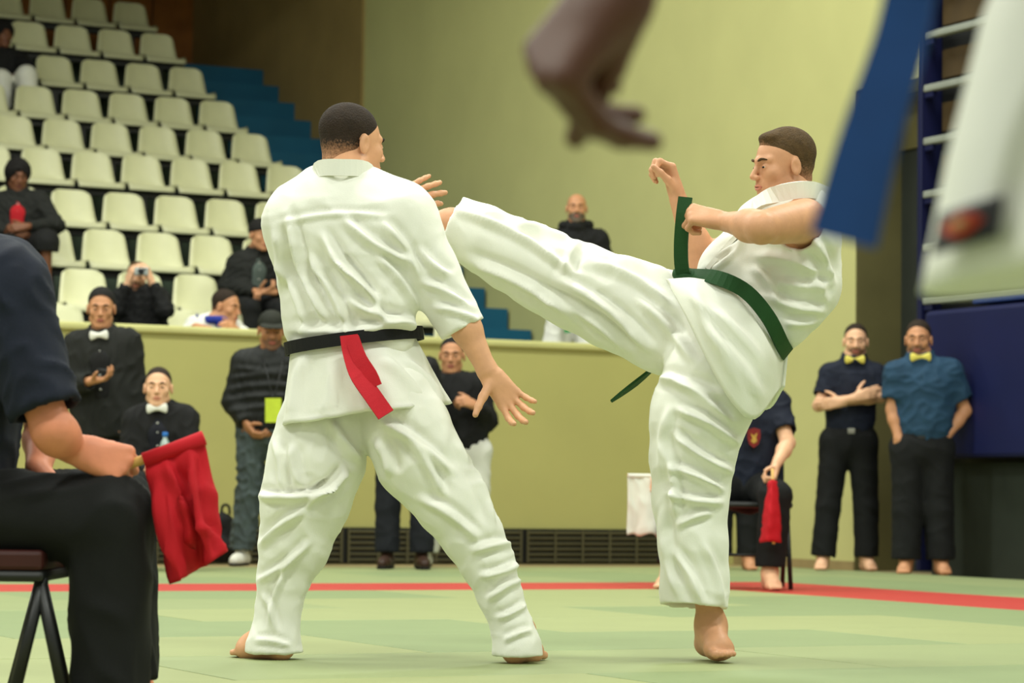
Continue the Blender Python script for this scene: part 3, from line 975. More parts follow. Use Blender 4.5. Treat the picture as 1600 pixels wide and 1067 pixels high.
def finish_sheet(name, V, Q, mt, parent, fd, thick, wr=None):
    V = np.array(V); Q = np.array(Q)
    N = vnormals(V, Q)
    if wr:
        for w_ in (wr if isinstance(wr, list) else [wr]): V = wrinkle(V, vnormals(V, Q), *w_)
    if fd: V = folds(V, vnormals(V, Q), fd)
    N = vnormals(V, Q)
    W = V - N * thick
    n = len(V)
    ed = {}
    for f in Q:
        for i in range(4):
            a, b = f[i], f[(i + 1) % 4]
            if a == b: continue
            key = (min(a, b), max(a, b))
            if key in ed: ed[key] = None
            else: ed[key] = (a, b)
    F2 = [tuple(f) for f in Q] + [tuple(x + n for x in f[::-1]) for f in Q]
    F2 += [(b, a, a + n, b + n) for v_ in ed.values() if v_ is not None for (a, b) in [v_]]
    me = pymesh(name, np.concatenate([V, W]), F2, True)
    return link(name, me, mt, parent)

def loft(name, rows, mt, parent, nseg=64, thick=.008, fd=None, scallop=0.0, seed=1, sub=5):
    """open skirt: rows of (centre, half-axis a, half-axis b) joined into a shell with thickness"""
    r = np.random.RandomState(seed); ph = r.uniform(0, 6.3, 3)
    R_ = []
    for i in range(len(rows) - 1):
        for k in range(sub):
            t = k / sub
            R_.append([rows[i][j] * (1 - t) + rows[i + 1][j] * t for j in range(3)])
    R_.append(list(rows[-1]))
    V, Q = [], []
    for i, (c, a, b) in enumerate(R_):
        t = i / (len(R_) - 1)
        for j in range(nseg):
            th = 2 * math.pi * j / nseg
            w_ = 1 + scallop * t / max(np.linalg.norm(a), .05) * (math.sin(5 * th + ph[0]) + .6 * math.sin(9 * th + ph[1]))
            V.append(c + (a * math.cos(th) + b * math.sin(th)) * w_)
    for i in range(len(R_) - 1):
        for j in range(nseg):
            a, b = i * nseg + j, i * nseg + (j + 1) % nseg
            Q.append((a, a + nseg, b + nseg, b))
    V = np.array(V); Q = np.array(Q)
    c0 = V.mean(0); N = vnormals(V, Q)
    if np.mean(np.sum((V - c0) * N, 1)) < 0: Q = Q[:, ::-1]
    return finish_sheet(name, V, Q, mt, parent, fd, thick)

def sheet(name, top, bot, rows, bulge, mt, parent, fd=None, thick=.01, wr=None, toward=None):
    """cloth between two equally sampled edges; bulges towards the viewer side"""
    toward = -FH if toward is None else unit(toward)
    n = len(top); V, Q = [], []
    for i in range(rows + 1):
        t = i / rows
        for j in range(n):
            s = j / (n - 1)
            V.append(top[j] * (1 - t) + bot[j] * t + toward * bulge * math.sin(math.pi * t) * math.sin(math.pi * s))
    for i in range(rows):
        for j in range(n - 1):
            a = i * n + j; Q.append((a, a + n, a + n + 1, a + 1))
    V = np.array(V); Q = np.array(Q)
    if np.mean(vnormals(V, Q) @ toward) < 0: Q = Q[:, ::-1]
    return finish_sheet(name, V, Q, mt, parent, fd, thick, wr)
# ------------------------------------------------------------------ the two fighters
M_gi = mat('white_gi_cotton', rgb(236, 236, 226), 0.85, 0.02, 12, 0.06, 260, sheen=0.1)
M_bbelt = mat('black_belt', rgb(18, 18, 20), 0.7, 0.1, 20, 0.1, 300)
M_rbelt = mat('red_belt_lining', rgb(190, 22, 38), 0.7, 0.06, 20, 0.1, 300)
M_gbelt = mat('green_belt', rgb(30, 72, 34), 0.7, 0.08, 20, 0.1, 300)
SK1 = skin('fair', (214, 160, 122)); SK2 = skin('fair_tan', (206, 152, 116))
LP1 = lipm('fair', (200, 130, 106))
M_hairdk = mat('hair_dark_brown', rgb(44, 32, 22), 0.8, 0.2, 60, 0.4, 200)
M_hairbr = mat('hair_brown', rgb(80, 60, 34), 0.8, 0.2, 60, 0.4, 200)
M_hairbk = mat('hair_black', rgb(20, 17, 15), 0.8, 0.2, 60, 0.4, 200)

def body_mesh(root, J, H, fr, skinm, hands, feet, h=0.010, hf=0.0035, up=(0, 0, 1), arm=1.0, nofoot=()):
    v = Vol()
    head_vol(v, H, J['nk'])
    v.rc(J['shL'], J['shR'], 0.058, None, 0.04)
    v.rc(J['ch'], J['wa'], 0.14, 0.115, 0.05, (fr, 0.65)); v.rc(J['wa'], J['pl'], 0.115, 0.12, 0.05, (fr, 0.7))
    v.rc(J['nk'], J['ch'], 0.06, 0.11, 0.05, (fr, 0.7))
    fine = [(H.c - 0.135, H.c + 0.135, hf)]
    for S in 'LR':
        sh, el, wr = J['sh' + S], J['el' + S], J['wr' + S]
        v.rc(sh, el, 0.056 * arm, 0.043 * arm, 0.03)
        v.rc(sh + (el - sh) * 0.2, sh + (el - sh) * 0.7, 0.055 * arm, 0.047 * arm, 0.02)
        v.rc(el, el + (wr - el) * 0.35, 0.041 * arm, 0.044 * arm, 0.02)
        v.rc(el + (wr - el) * 0.3, wr, 0.044 * arm, 0.027, 0.02)
        hd = dict(hands[S]); hsc = hd.pop('hsc', 1.0)
        hand_vol(v, wr + unit(hd['f']) * 0.012, sc=hsc, **hd)
        c = wr + unit(hd['f']) * 0.08
        fine.append((c - 0.12, c + 0.12, hf))
        v.rc(J['pl'], J['hp' + S], 0.10, 0.09, 0.05)
        v.rc(J['hp' + S], J['kn' + S], 0.085, 0.057, 0.04)
        v.rc(J['kn' + S], J['an' + S], 0.054, 0.036, 0.03)
        foot_vol(v, J['an' + S], J['to' + S], 1.0, feet.get(S, (0, 0, 1)))
        c = (J['an' + S] + J['to' + S]) / 2; fine.append((c - 0.13, c + 0.13, 0.006))
    return to_obj('body', v.mesh(h, fine), skinm, root, 0)

# --- defender, seen from behind
D = 7.75
K = D / FPX
JD = J_at(D, dict(hd=(553, 226, .06), nk=(540, 285, .0), shL=(458, 335, .02), shR=(632, 338, 0), elL=(505, 402, .30), wrL=(598, 318, .44), elR=(712, 480, -.03), wrR=(762, 580, -.06),
                  ch=(542, 380, .03), wa=(550, 510, .03), pl=(560, 600, .03), hpL=(512, 628, .03), hpR=(615, 622, .03), knL=(468, 800, .02), knR=(725, 815, -.02), anL=(425, 985, .02), anR=(811, 988, .01),
                  toL=(372, 1020, .0), toR=(838, 1024, -.12)))
JD['toL'] = JD['anL'] + cv(-.8, .6) * .2; JD['toR'] = JD['anR'] + cv(.30, .95) * .2
for S in 'LR': JD['an' + S][2] = 0.087
root = empty('person', (JD['pl'][0], JD['pl'][1], 0), label='fighter in white uniform seen from behind, black belt with hanging red end, standing astride', cat='person')
frD = cv(.40, .92)
HD = Frame(JD['hd'], cv(.80, .60, -.06), (0, 0, 1), 0.93)
body_mesh(root, JD, HD, frD, SK1, dict(
    L=dict(f=cv(.95, .05, .28), n=cv(.1, 1, .1), right=False, curl=((.35, .4, .3), (.25, .35, .3), (.2, .3, .3), (.2, .3, .2)), spread=.3, hsc=1.05),
    R=dict(f=cv(.62, .0, -.78), n=cv(.15, -1, .1), right=True, curl=((.45, .5, .3), (.4, .5, .3), (.4, .45, .3), (.35, .4, .3)), spread=.35, hsc=1.06, thumb=(.35, .9, .3), tcurl=.1)), {}, arm=0.98)
face_parts(root, HD, M_hairdk, LP1)
fade_hair(to_obj('hair', hair_vol(HD, 0.008, 0.070, -0.062).mesh(0.004), M_hairdk, root, 2), HD, .07, SK1)
P = lambda x, y, dd=0.0: pix(x, y, D + dd)
# trousers
g = Vol()
g.rc(P(530, 600, .03), P(600, 595, .03), 66 * K, 64 * K, .05, (frD, .75))
Lc = [(514, 625, 66), (506, 665, 70), (494, 720, 75), (476, 785, 69), (460, 850, 55), (444, 900, 41), (436, 950, 34), (431, 985, 35), (428, 1010, 42), (429, 1040, 54)]
Rc = [(616, 625, 64), (634, 668, 68), (655, 716, 69), (702, 782, 56), (736, 834, 47), (763, 882, 40), (781, 932, 33), (798, 978, 31), (807, 1010, 36), (813, 1050, 42)]
g.chain([P(x, y, .02) for x, y, r in Lc], [r * K for x, y, r in Lc], .02, (FH, .86))
g.chain([P(x, y, -.02) for x, y, r in Rc], [r * K for x, y, r in Rc], .02, (FH, .9))
g.hem(P(427, 1021, .02), (0, 0, -1), 46 * K, .05, .022, .14)
g.hem(P(809, 1025, -.02), (0, 0, -1), 38 * K, .06, .018, .14)
FD = [(410, 775, 505, 770, 8, .020), (505, 770, 540, 735, 8, .020), (480, 790, 520, 760, 7, .016), (410, 850, 470, 800, 8, .014), (408, 905, 480, 850, 7, .012), (420, 980, 450, 880, 6, .010), (412, 930, 430, 985, 6, .009),
      (560, 720, 520, 660, 10, .016), (590, 690, 610, 740, 9, .014), (640, 690, 690, 770, 9, .014), (600, 660, 700, 735, 10, .016), (720, 700, 770, 820, 9, .012), (740, 860, 800, 850, 8, .012), (755, 900, 812, 880, 7, .012),
      (765, 935, 815, 905, 7, .011), (780, 965, 820, 945, 6, .010), (790, 1000, 828, 985, 6, .009), (660, 780, 745, 840, 9, .012), (455, 700, 470, 760, 10, .012), (430, 690, 440, 770, 8, .010), (402, 1000, 450, 1008, 6, .008)]
to_obj('trousers', g.mesh(.007), M_gi, root, 2, [(0.0022, .10, 11), (.004, .22, 5, (0, 0, 1))], FD)
# jacket
g = Vol()
g.rc(P(486, 348, .02), P(600, 348, .02), 70 * K, 68 * K, .06, (frD, .85))
g.rc(P(512, 300, .01), P(560, 298, .01), 36 * K, 36 * K, .07)
g.rc(P(535, 385, .02), P(545, 490, .02), 120 * K, 106 * K, .06, (frD, .62))
g.rc(P(545, 490, .02), P(552, 528, .02), 108 * K, 100 * K, .03, (frD, .68))
g.rc(P(458, 345, .02), P(500, 400, .26), 45 * K, 46 * K, .05); g.rc(P(500, 400, .26), P(560, 350, .36), 46 * K, 34 * K, .03)
g.rc(P(632, 340, 0), P(672, 421, -.01), 50 * K, 42 * K, .06); g.rc(P(672, 421, -.01), P(728, 524, -.03), 42 * K, 36 * K, .03)
g.hem(P(728, 512, -.03), unit(P(728, 524) - P(690, 450)), 36 * K, .06, .013, .1)
g.rc(P(545, 540, .04), P(556, 225, .05), 10 * K, 44 * K, .004, None, True)
FJ = [(440, 348, 600, 338, 6, .005), (452, 345, 510, 500, 9, .018), (480, 400, 545, 520, 9, .016), (505, 370, 590, 470, 9, .016), (540, 345, 640, 410, 9, .014), (545, 470, 650, 510, 10, .018), (520, 400, 600, 500, 8, .014),
      (440, 410, 480, 520, 9, .016), (590, 400, 650, 480, 8, .012), (600, 350, 655, 430, 9, .012), (430, 360, 440, 450, 10, .012), (660, 440, 730, 480, 8, .012), (680, 480, 745, 500, 7, .010), (655, 390, 700, 430, 8, .010),
      (475, 560, 455, 650, 10, .012), (520, 570, 505, 650, 10, .012), (600, 560, 660, 625, 11, .014), (630, 560, 690, 620, 9, .010), (560, 600, 575, 645, 8, .008), (460, 515, 640, 500, 10, .014), (455, 655, 690, 618, 4, .005)]
jk = to_obj('jacket', g.mesh(.007), M_gi, root, 2, [(0.0022, .12, 21), (.0035, .24, 8)], FJ)
# skirt of the jacket below the belt
frx = unit(np.array([frD[0], frD[1], 0]))
rows = []
for (cx, cy, ax, tilt) in ((552, 530, 97, -.06), (556, 560, 106, -.09), (560, 590, 115, -.11), (564, 620, 124, -.13), (568, 648, 133, -.152)):
    rows.append((P(cx, cy, .025), (cv(1, 0, 0) + np.array([0, 0, -tilt])) * ax * K, FH * ax * K * .80))
FS = [(475, 560, 455, 650, 10, .010), (520, 570, 505, 650, 10, .010), (600, 560, 660, 625, 11, .012), (630, 560, 690, 620, 9, .010), (560, 600, 575, 645, 8, .008), (452, 655, 690, 618, 4, .004)]
loft('jacket_skirt', rows, M_gi, jk, 72, .009, FS, .012, 5)
# stand-up collar at the nape
pts = smooth_pts([P(492, 282, -.03), P(500, 264, -.06), P(535, 262, -.09), P(572, 266, -.05), P(590, 290, .06)], 20)
link('collar', ribbon_mesh('collar', pts, 26 * K, (0, 0, 1), .014), M_gi, jk)
# belt
ctr = P(553, 533, .02); rt = unit(P(650, 521) - P(455, 545)); fw = unit(np.cross((0, 0, 1), rt)); upb = np.cross(rt, fw)
ring_belt('belt', ctr, rt, fw, upb, 108 * K, 87 * K, 20 * K, .008, M_bbelt, root)
bx0 = -.172
pts = smooth_pts([P(545, 524, bx0), P(549, 550, bx0 - .012), P(560, 585, bx0 - .04), P(582, 618, bx0 - .06), P(603, 648, bx0 - .07)], 16)
link('belt_end', ribbon_mesh('belt_end', pts, 27 * K, [cv(1, .1, .15)] * 8 + [cv(.9, .3, .5)] * 8, .007), M_rbelt, root)
pts = smooth_pts([P(550, 528, bx0 - .008), P(562, 560, bx0 - .03), P(578, 585, bx0 - .045), P(586, 604, bx0 - .05)], 10)
link('belt_end', ribbon_mesh('belt_end', pts, 22 * K, cv(.8, -.2, .5), .007), M_rbelt, root)

# --- kicker, leaning back with the far leg high
D = 7.95
K = D / FPX
JK = J_at(D, dict(hd=(1221, 260, .0), nk=(1240, 318, .02), shL=(1200, 365, .20), shR=(1258, 345, -.12), elL=(1098, 412, .22), wrL=(1060, 312, .16), elR=(1190, 356, -.33), wrR=(1133, 346, -.14),
                  ch=(1225, 385, .04), wa=(1180, 470, .04), pl=(1140, 530, .04), hpL=(1110, 505, .12), hpR=(1120, 575, -.05), knL=(908, 446, .14), knR=(1088, 790, -.03), anL=(706, 350, .12), anR=(1111, 968, .02),
                  toL=(640, 300, .12), toR=(1130, 1030, -.1)))
JK['anR'][2] = 0.10
JK['toR'] = JK['anR'] + cv(.22, -1) * .2
root = empty('person', (JK['anR'][0], JK['anR'][1], 0), label='fighter in sleeveless white uniform and green belt kicking one leg high', cat='person')
frK = cv(-.82, -.25, .35)
HK = Frame(JK['hd'], cv(-.93, -.38, -.10), unit(cv(.12, 0, 1)), 0.90)
footup = unit(cv(.5, -.3, .85))
body_mesh(root, JK, HK, frK, SK2, dict(
    L=dict(f=cv(-.30, -.05, .95), n=cv(-.95, -.3, -.1), right=True, curl=((.9, 1.4, .8), (1.0, 1.4, .8), (1.1, 1.4, .8), (1.1, 1.4, .8)), hsc=1.0, thumb=(.7, .4, .5), tcurl=.4),
    R=dict(f=cv(-.95, .15, .22), n=cv(-.15, .75, -.6), right=False, curl=(1.25, 1.35, .7), hsc=1.02, thumb=(.75, .3, .5), tcurl=.5)), dict(L=footup), arm=1.05)
face_parts(root, HK, M_hairbr, LP1)
hv = hair_vol(HK, 0.010, 0.080, -0.050, side=.4)
hv.ell(HK(0, .038, .096), np.array((.046, .034, .019)) * HK.s, HK.ax(), .015)
fade_hair(to_obj('hair', hv.mesh(0.004), M_hairbr, root, 2), HK, .080, SK2)
P = lambda x, y, dd=0.0: pix(x, y, D + dd)
g = Vol()
g.rc(P(1130, 520, .06), P(1120, 570, 0.02), 80 * K, 78 * K, .05)
Lc = [(1100, 515, 88), (1040, 502, 82), (960, 474, 72), (905, 448, 70), (850, 424, 63), (800, 398, 58), (750, 370, 52), (715, 352, 44), (690, 340, 42)]
g.chain([P(x, y, .12) for x, y, r in Lc], [r * K for x, y, r in Lc], .02, (FH, .88))
Rc = [(1118, 585, 80), (1092, 650, 76), (1082, 710, 66), (1080, 780, 58), (1083, 850, 53), (1085, 910, 52), (1084, 965, 54)]
g.chain([P(x, y, -.02) for x, y, r in Rc], [r * K for x, y, r in Rc], .02, (FH, .9))
g.hem(P(703, 346, .12), unit(P(690, 340) - P(750, 370)), 43 * K, .07, .012)
g.hem(P(1083, 948, -.02), cv(-.07, -.10, -1), 54 * K, .08, .017)
FK = [(720, 330, 900, 430, 9, .016), (740, 410, 900, 500, 10, .018), (800, 350, 890, 372, 9, .012), (905, 376, 880, 430, 10, .011), (880, 440, 1010, 540, 10, .020), (930, 410, 1040, 470, 10, .016), (960, 400, 1060, 440, 9, .012), (850, 460, 980, 545, 9, .014),
      (1000, 470, 1080, 560, 10, .014), (1030, 590, 1120, 620, 10, .016), (1060, 600, 1140, 660, 9, .018), (1060, 640, 1150, 690, 9, .018), (1055, 680, 1140, 735, 8, .016), (1050, 730, 1125, 765, 8, .018), (1045, 770, 1125, 785, 8, .015), (1040, 700, 1055, 800, 9, .014),
      (1060, 820, 1110, 800, 7, .010), (1050, 860, 1095, 940, 9, .012), (1035, 800, 1060, 930, 9, .012), (1100, 850, 1128, 940, 8, .008), (1045, 640, 1035, 740, 9, .010)]
to_obj('trousers', g.mesh(.007), M_gi, root, 2, [(0.0022, .11, 31), (.004, .24, 2)], FK)
g = Vol()
g.rc(P(1222, 362, .10), P(1262, 368, -.07), 52 * K, 50 * K, .06)
g.rc(P(1232, 388, .03), P(1228, 440, .03), 78 * K, 80 * K, .06, (cv(.2, 1, 0), .85)); g.rc(P(1228, 440, .03), P(1205, 490, .02), 82 * K, 66 * K, .04, (cv(.2, 1, 0), .88))
g.rc(P(1190, 350, .06), P(1140, 425, .02), 40 * K, 44 * K, .05); g.rc(P(1140, 425, .02), P(1180, 470, .03), 46 * K, 60 * K, .05)
g.rc(P(1225, 318, .02), P(1268, 318, .0), 26 * K, 26 * K, .05)
g.rc(P(1178, 470, .03), P(1175, 490, .03), 62 * K, 60 * K, .04)
# armholes
g.rc(P(1256, 349, -.05), P(1225, 352, -.33), 36 * K, 42 * K, .012, None, True)
g.rc(P(1160, 380, .20), P(1090, 415, .3), 30 * K, 32 * K, .012, None, True)
g.rc(P(1236, 330, .02), P(1215, 285, 0), 24 * K, 40 * K, .008, None, True)
FK2 = [(1130, 395, 1200, 330, 6, .010), (1115, 420, 1160, 380, 6, .010), (1180, 400, 1290, 425, 10, .010), (1215, 440, 1295, 446, 9, .008), (1195, 462, 1285, 486, 9, .012), (1230, 505, 1275, 500, 8, .010), (1240, 390, 1290, 470, 9, .008), (1270, 370, 1300, 440, 8, .010),
       (1090, 470, 1190, 560, 10, .010), (1110, 520, 1190, 620, 9, .010), (1130, 450, 1205, 560, 10, .009), (1180, 420, 1215, 470, 8, .010), (1062, 450, 1150, 630, 5, .007)]
jk = to_obj('jacket', g.mesh(.007), M_gi, root, 2, [(0.0022, .12, 41), (.003, .24, 9)], FK2)
# skirt of the jacket: near flap falling over the hip
tp = smooth_pts([P(1040, 436, -.05), P(1085, 434, -.13), P(1130, 445, -.16), P(1180, 480, -.15), P(1210, 520, -.11), P(1226, 552, .02)], 26)
bt = smooth_pts([P(1043, 442, -.06), P(1070, 492, -.17), P(1106, 566, -.215), P(1144, 630, -.20), P(1180, 655, -.15), P(1221, 604, .02)], 26)
sheet('jacket_flap', tp, bt, 16, .05, M_gi, jk, [(1090, 470, 1190, 560, 10, .010), (1110, 520, 1190, 620, 9, .010), (1130, 450, 1205, 560, 10, .009), (1085, 450, 1160, 600, 10, .008)], .011)
tp2 = smooth_pts([P(1226, 552, .02), P(1200, 520, .2), P(1150, 460, .24), P(1080, 430, .22)], 20)
bt2 = smooth_pts([P(1221, 604, .02), P(1190, 640, .2), P(1130, 600, .3), P(1045, 470, .27)], 20)
sheet('jacket_flap', tp2, bt2, 12, .0, M_gi, jk, None, .011)
# raised collar and lapel
pts = smooth_pts([P(1292, 305, .05), P(1262, 296, -.10), P(1215, 303, -.12), P(1180, 322, -.06), P(1150, 372, -.02), P(1105, 425, -.04)], 26)
link('lapel', ribbon_mesh('lapel', pts, [26 * K] * 26, [cv(-.05, -.2, 1)] * 10 + [cv(.5, -.3, .8)] * 16, .014), M_gi, jk)
# green belt: round the waist, two loose ends
e = [P(1075, 430, -.02), P(1120, 434, -.175), P(1165, 455, -.195), P(1200, 495, -.175), P(1222, 538, -.09), P(1228, 552, .03), P(1190, 520, .2), P(1130, 460, .2), P(1085, 430, .1)]
pts = smooth_pts(e, 44)
cen = P(1160, 490, .04)
wd = []
axis_b = unit(cv(.62, 0, .78))
link('belt', ribbon_mesh('belt', pts, 23 * K, axis_b, .010), M_gbelt, root)
v = Vol(); v.ell(P(1075, 432, -.03), (.035, .03, .026), None, .01); v.rc(P(1060, 428, -.03), P(1092, 438, -.05), .02, .02, .01)
to_obj('belt_knot', v.mesh(.007), M_gbelt, root)
pts = smooth_pts([P(1075, 432, -.04), P(1066, 422, -.06), P(1064, 385, -.08), P(1067, 340, -.10), P(1071, 308, -.10)], 16)
link('belt_end', ribbon_mesh('belt_end', pts, 22 * K, cv(1, -.25, .05), .008), M_gbelt, root)
pts = smooth_pts([P(1070, 434, .0), P(1062, 480, .26), P(1040, 550, .27), P(1010, 585, .24), P(955, 627, .20)], 18)
link('belt_end', ribbon_mesh('belt_end', pts, [22 * K] * 15 + [18 * K, 13 * K, 4 * K], cv(.6, -.35, .7), .008), M_gbelt, root)
# ------------------------------------------------------------------ judges, spectators and the people around the mats
M_blackcloth = mat('black_cloth', rgb(22, 22, 22), 0.85, 0.15, 10, 0.05, 150)
M_blacktrs = mat('black_trousers', rgb(17, 18, 18), 0.85, 0.15, 10, 0.05, 150)
M_charcoal = mat('charcoal_coat', rgb(30, 31, 28), 0.85, 0.15, 10, 0.05, 150)
M_puffer = mat('black_puffer', rgb(24, 26, 24), 0.6, 0.15, 10, spec=0.3)
M_navyshirt = mat('navy_shirt', rgb(20, 26, 42), 0.8, 0.12, 12, 0.05, 150)
M_blueshirt = mat('petrol_blue_shirt', rgb(34, 64, 88), 0.8, 0.12, 12, 0.05, 150)
M_jeans = mat('grey_blue_jeans', rgb(74, 84, 84), 0.85, 0.22, 14, 0.05, 150)
M_djeans = mat('dark_jeans', rgb(26, 28, 34), 0.85, 0.2, 14, 0.05, 150)
M_white = mat('white_cloth', rgb(225, 224, 214), 0.85, 0.04, 10)
M_yellow = mat('yellow_satin', rgb(218, 204, 92), 0.5, 0.06, 10)
M_brshoe = mat('brown_leather', rgb(56, 36, 26), 0.5, 0.15, 12)
M_dksole = mat('dark_sole', rgb(24, 22, 20), 0.7)
M_whshoe = mat('white_shoe', rgb(215, 212, 200), 0.6, 0.05)
M_redflag = mat('red_flag_cloth', rgb(188, 20, 34), 0.8, 0.06, 8, 0.05, 200)
M_handle = mat('pale_wood_handle', rgb(206, 164, 96), 0.5, 0.12, 20)
SKB = skin('tan', (196, 140, 102)); SKP = skin('pale', (226, 176, 140)); SKO = skin('olive', (176, 122, 84)); SKD = skin('dark_brown', (88, 54, 38)); SKM = skin('brown', (120, 76, 52))
LPD = lipm('dark', (110, 62, 54)); LPT = lipm('tan', (170, 98, 84))
M_stub = mat('stubble', rgb(120, 86, 64), 0.7, 0.15, 120)
M_hairgr = mat('hair_grey', rgb(104, 92, 78), 0.8, 0.2, 60, 0.3, 200)

def stand(J, z=0.0, dl=(-.15, -1), dr=(.15, -1)):
    for S, d in (('L', dl), ('R', dr)):
        J['an' + S][2] = z + 0.088
        J['to' + S] = J['an' + S] + cv(*d) * .2
    return J
def toes(J, dl=(-.15, -1), dr=(.15, -1)):
    for S, d in (('L', dl), ('R', dr)): J['to' + S] = J['an' + S] + cv(*d) * .2
    return J
def tie_at(p, mt, w=.045, dz=0.0, fwd=0.0):
    c = p['J']['nk'] + (p['H'].c - p['J']['nk']) * 0.10 + p['fr'] * (0.088 + fwd) * p['sc'] + np.array([0, 0, dz])
    bow_tie(p['root'], c, p['lat'], (0, 0, 1), p['fr'], mt, w)
def waist_belt(p, mt, buckle=None):
    J = p['J']; c = J['wa'] + (J['pl'] - J['wa']) * 0.55; b = p['top']
    r = 0.135 * p['sc']
    ring_belt('belt', c, p['lat'], p['fr'], np.array([0, 0, 1.0]), r * 1.02, r * .80, .035, .008, mt, p['root'])
    if buckle:
        o = box('belt_buckle', (-.025, -.004, -.018), (.025, .004, .018), buckle, None, .003)
        fx = np.array(p['fr']); ang = math.atan2(fx[0], -fx[1])
        o.parent = p['root']; o.matrix_parent_inverse = p['root'].matrix_basis.inverted()
        o.location = Vector(c + p['fr'] * (r * .80 + .006)); o.rotation_euler = (0, 0, ang)

CAMF = cv(0, -1)
# standing man in long black coat with white bow tie, phone in hand
D = 17.3
J = stand(J_at(D, dict(hd=(158, 482), shL=(120, 540), shR=(200, 535), elL=(108, 606, -.06), wrL=(142, 595, -.25), elR=(213, 604, .02), wrR=(206, 655, -.02), hpL=(146, 655), hpR=(184, 655), knL=(144, 765), knR=(186, 765), anL=(144, 860), anR=(188, 860))))
p = make_person('person', 'standing man in black coat and white bow tie looking at a phone by the parapet', J, CAMF, cv(.12, -1, -.12), 1.04, (SKB, M_hairbk, LPT), dict(p=dict(t=.009)), dict(mat=M_charcoal, ch=.215, wa=.205, hp=.215, ua=.085, fa=.072, cf=.058, drop=.12, collar=.05, open=M_blackcloth), dict(mat=M_blacktrs), (M_blackcloth, M_dksole),
    dict(L=dict(f=cv(.9, -.4, .1), n=cv(0, -.2, 1), curl=(.5, .6, .4))))
tie_at(p, M_white, .050, .0, .045)
c = p['J']['wrL'] + cv(.9, -.4, .1) * .11 + np.array([0, 0, .055])
ph = box('phone', (-.055, -.028, -.006), (.055, .028, .006), M_black, None, .004, label='dark mobile phone held by the man in the black coat', cat='phone'); ph.location = Vector(c); ph.rotation_euler = (0.15, 0.1, -YAW - .3)
# seated young man with white bow tie
D = 16.8
J = toes(J_at(D, dict(hd=(247, 606, -.06), nk=(250, 640, 0), shL=(212, 658), shR=(290, 655), elL=(200, 722, -.08), wrL=(238, 738, -.34), elR=(302, 720, -.08), wrR=(268, 738, -.34), hpL=(228, 752), hpR=(274, 752), knL=(212, 758, -.44), knR=(288, 758, -.44), anL=(216, 868, -.42), anR=(286, 868, -.42))))
for S in 'LR': J['an' + S][2] = .088; J['to' + S] = J['an' + S] + cv(0, -1) * .2
p = make_person('person', 'seated young man with short hair in black suit and white bow tie beneath the parapet', J, CAMF, cv(.06, -1, .02), 1.02, (SKP, M_hairdk, LP1), dict(p=dict(t=.005)), dict(mat=M_blackcloth, ch=.20, wa=.185, ua=.075, fa=.066, open=mat('dark_blue_shirt', rgb(14, 16, 26), .8), collar=.02), dict(mat=M_blacktrs), (M_blackcloth, M_dksole),
    dict(L=dict(f=cv(.8, -.5, 0), n=cv(.5, .8, 0), curl=(.8, .8, .4)), R=dict(f=cv(-.8, -.5, 0), n=cv(-.5, .8, 0), curl=(.8, .8, .4))))
tie_at(p, M_white, .055, -.01, .045)

def bottle(base, label, capm, bodym, h=.22, r=.032):
    e = empty('water_bottle', base, label=label, cat='bottle')
    b = np.array(base, float); up = np.array([0, 0, 1.0])
    pr = [(0, r * .9), (.01, r), (.05, r * .97), (.09, r), (.14, r), (.165, r * .8), (.185, r * .45), (.20, r * .42)]
    k = h / .22
    link('body', tube_mesh('body', [b + up * z * k for z, _ in pr], [q for _, q in pr], 16), bodym, e)
    link('cap', tube_mesh('cap', [b + up * .198 * k, b + up * .205 * k, b + up * .222 * k, b + up * .226 * k], [r * .5, r * .56, r * .56, r * .45], 14), capm, e)
    link('bottle_label', tube_mesh('bottle_label', [b + up * .07 * k, b + up * .125 * k], [r * 1.03] * 2, 16, False), mat('bottle_label_white', rgb(200, 210, 220), .5), e)
M_bcap = mat('blue_cap', rgb(40, 110, 190), .4); M_clear = mat('clear_plastic', rgb(150, 165, 160), .15, spec=.6); M_bbody = mat('blue_plastic', rgb(36, 70, 150), .3)
bottle(pix(257, 733, 16.42), 'water bottle with bright blue cap held by the seated young man', M_bcap, M_clear, .22)
fb = floor_pt(103, 886); bottle((fb[0], fb[1], 0), 'blue and white bottle standing on the mat edge at the left', M_bcap, M_bbody, .20, .036)
fb2 = floor_pt(118, 887); bottle((fb2[0], fb2[1], 0), 'clear water bottle standing beside the blue bottle at the left', M_white, M_clear, .19, .034)

fb3 = floor_pt(848, 868, -.04); bottle((fb3[0], fb3[1], -.04), 'small clear bottle standing in front of the vent between the fighters', M_bcap, M_clear, .20, .034)

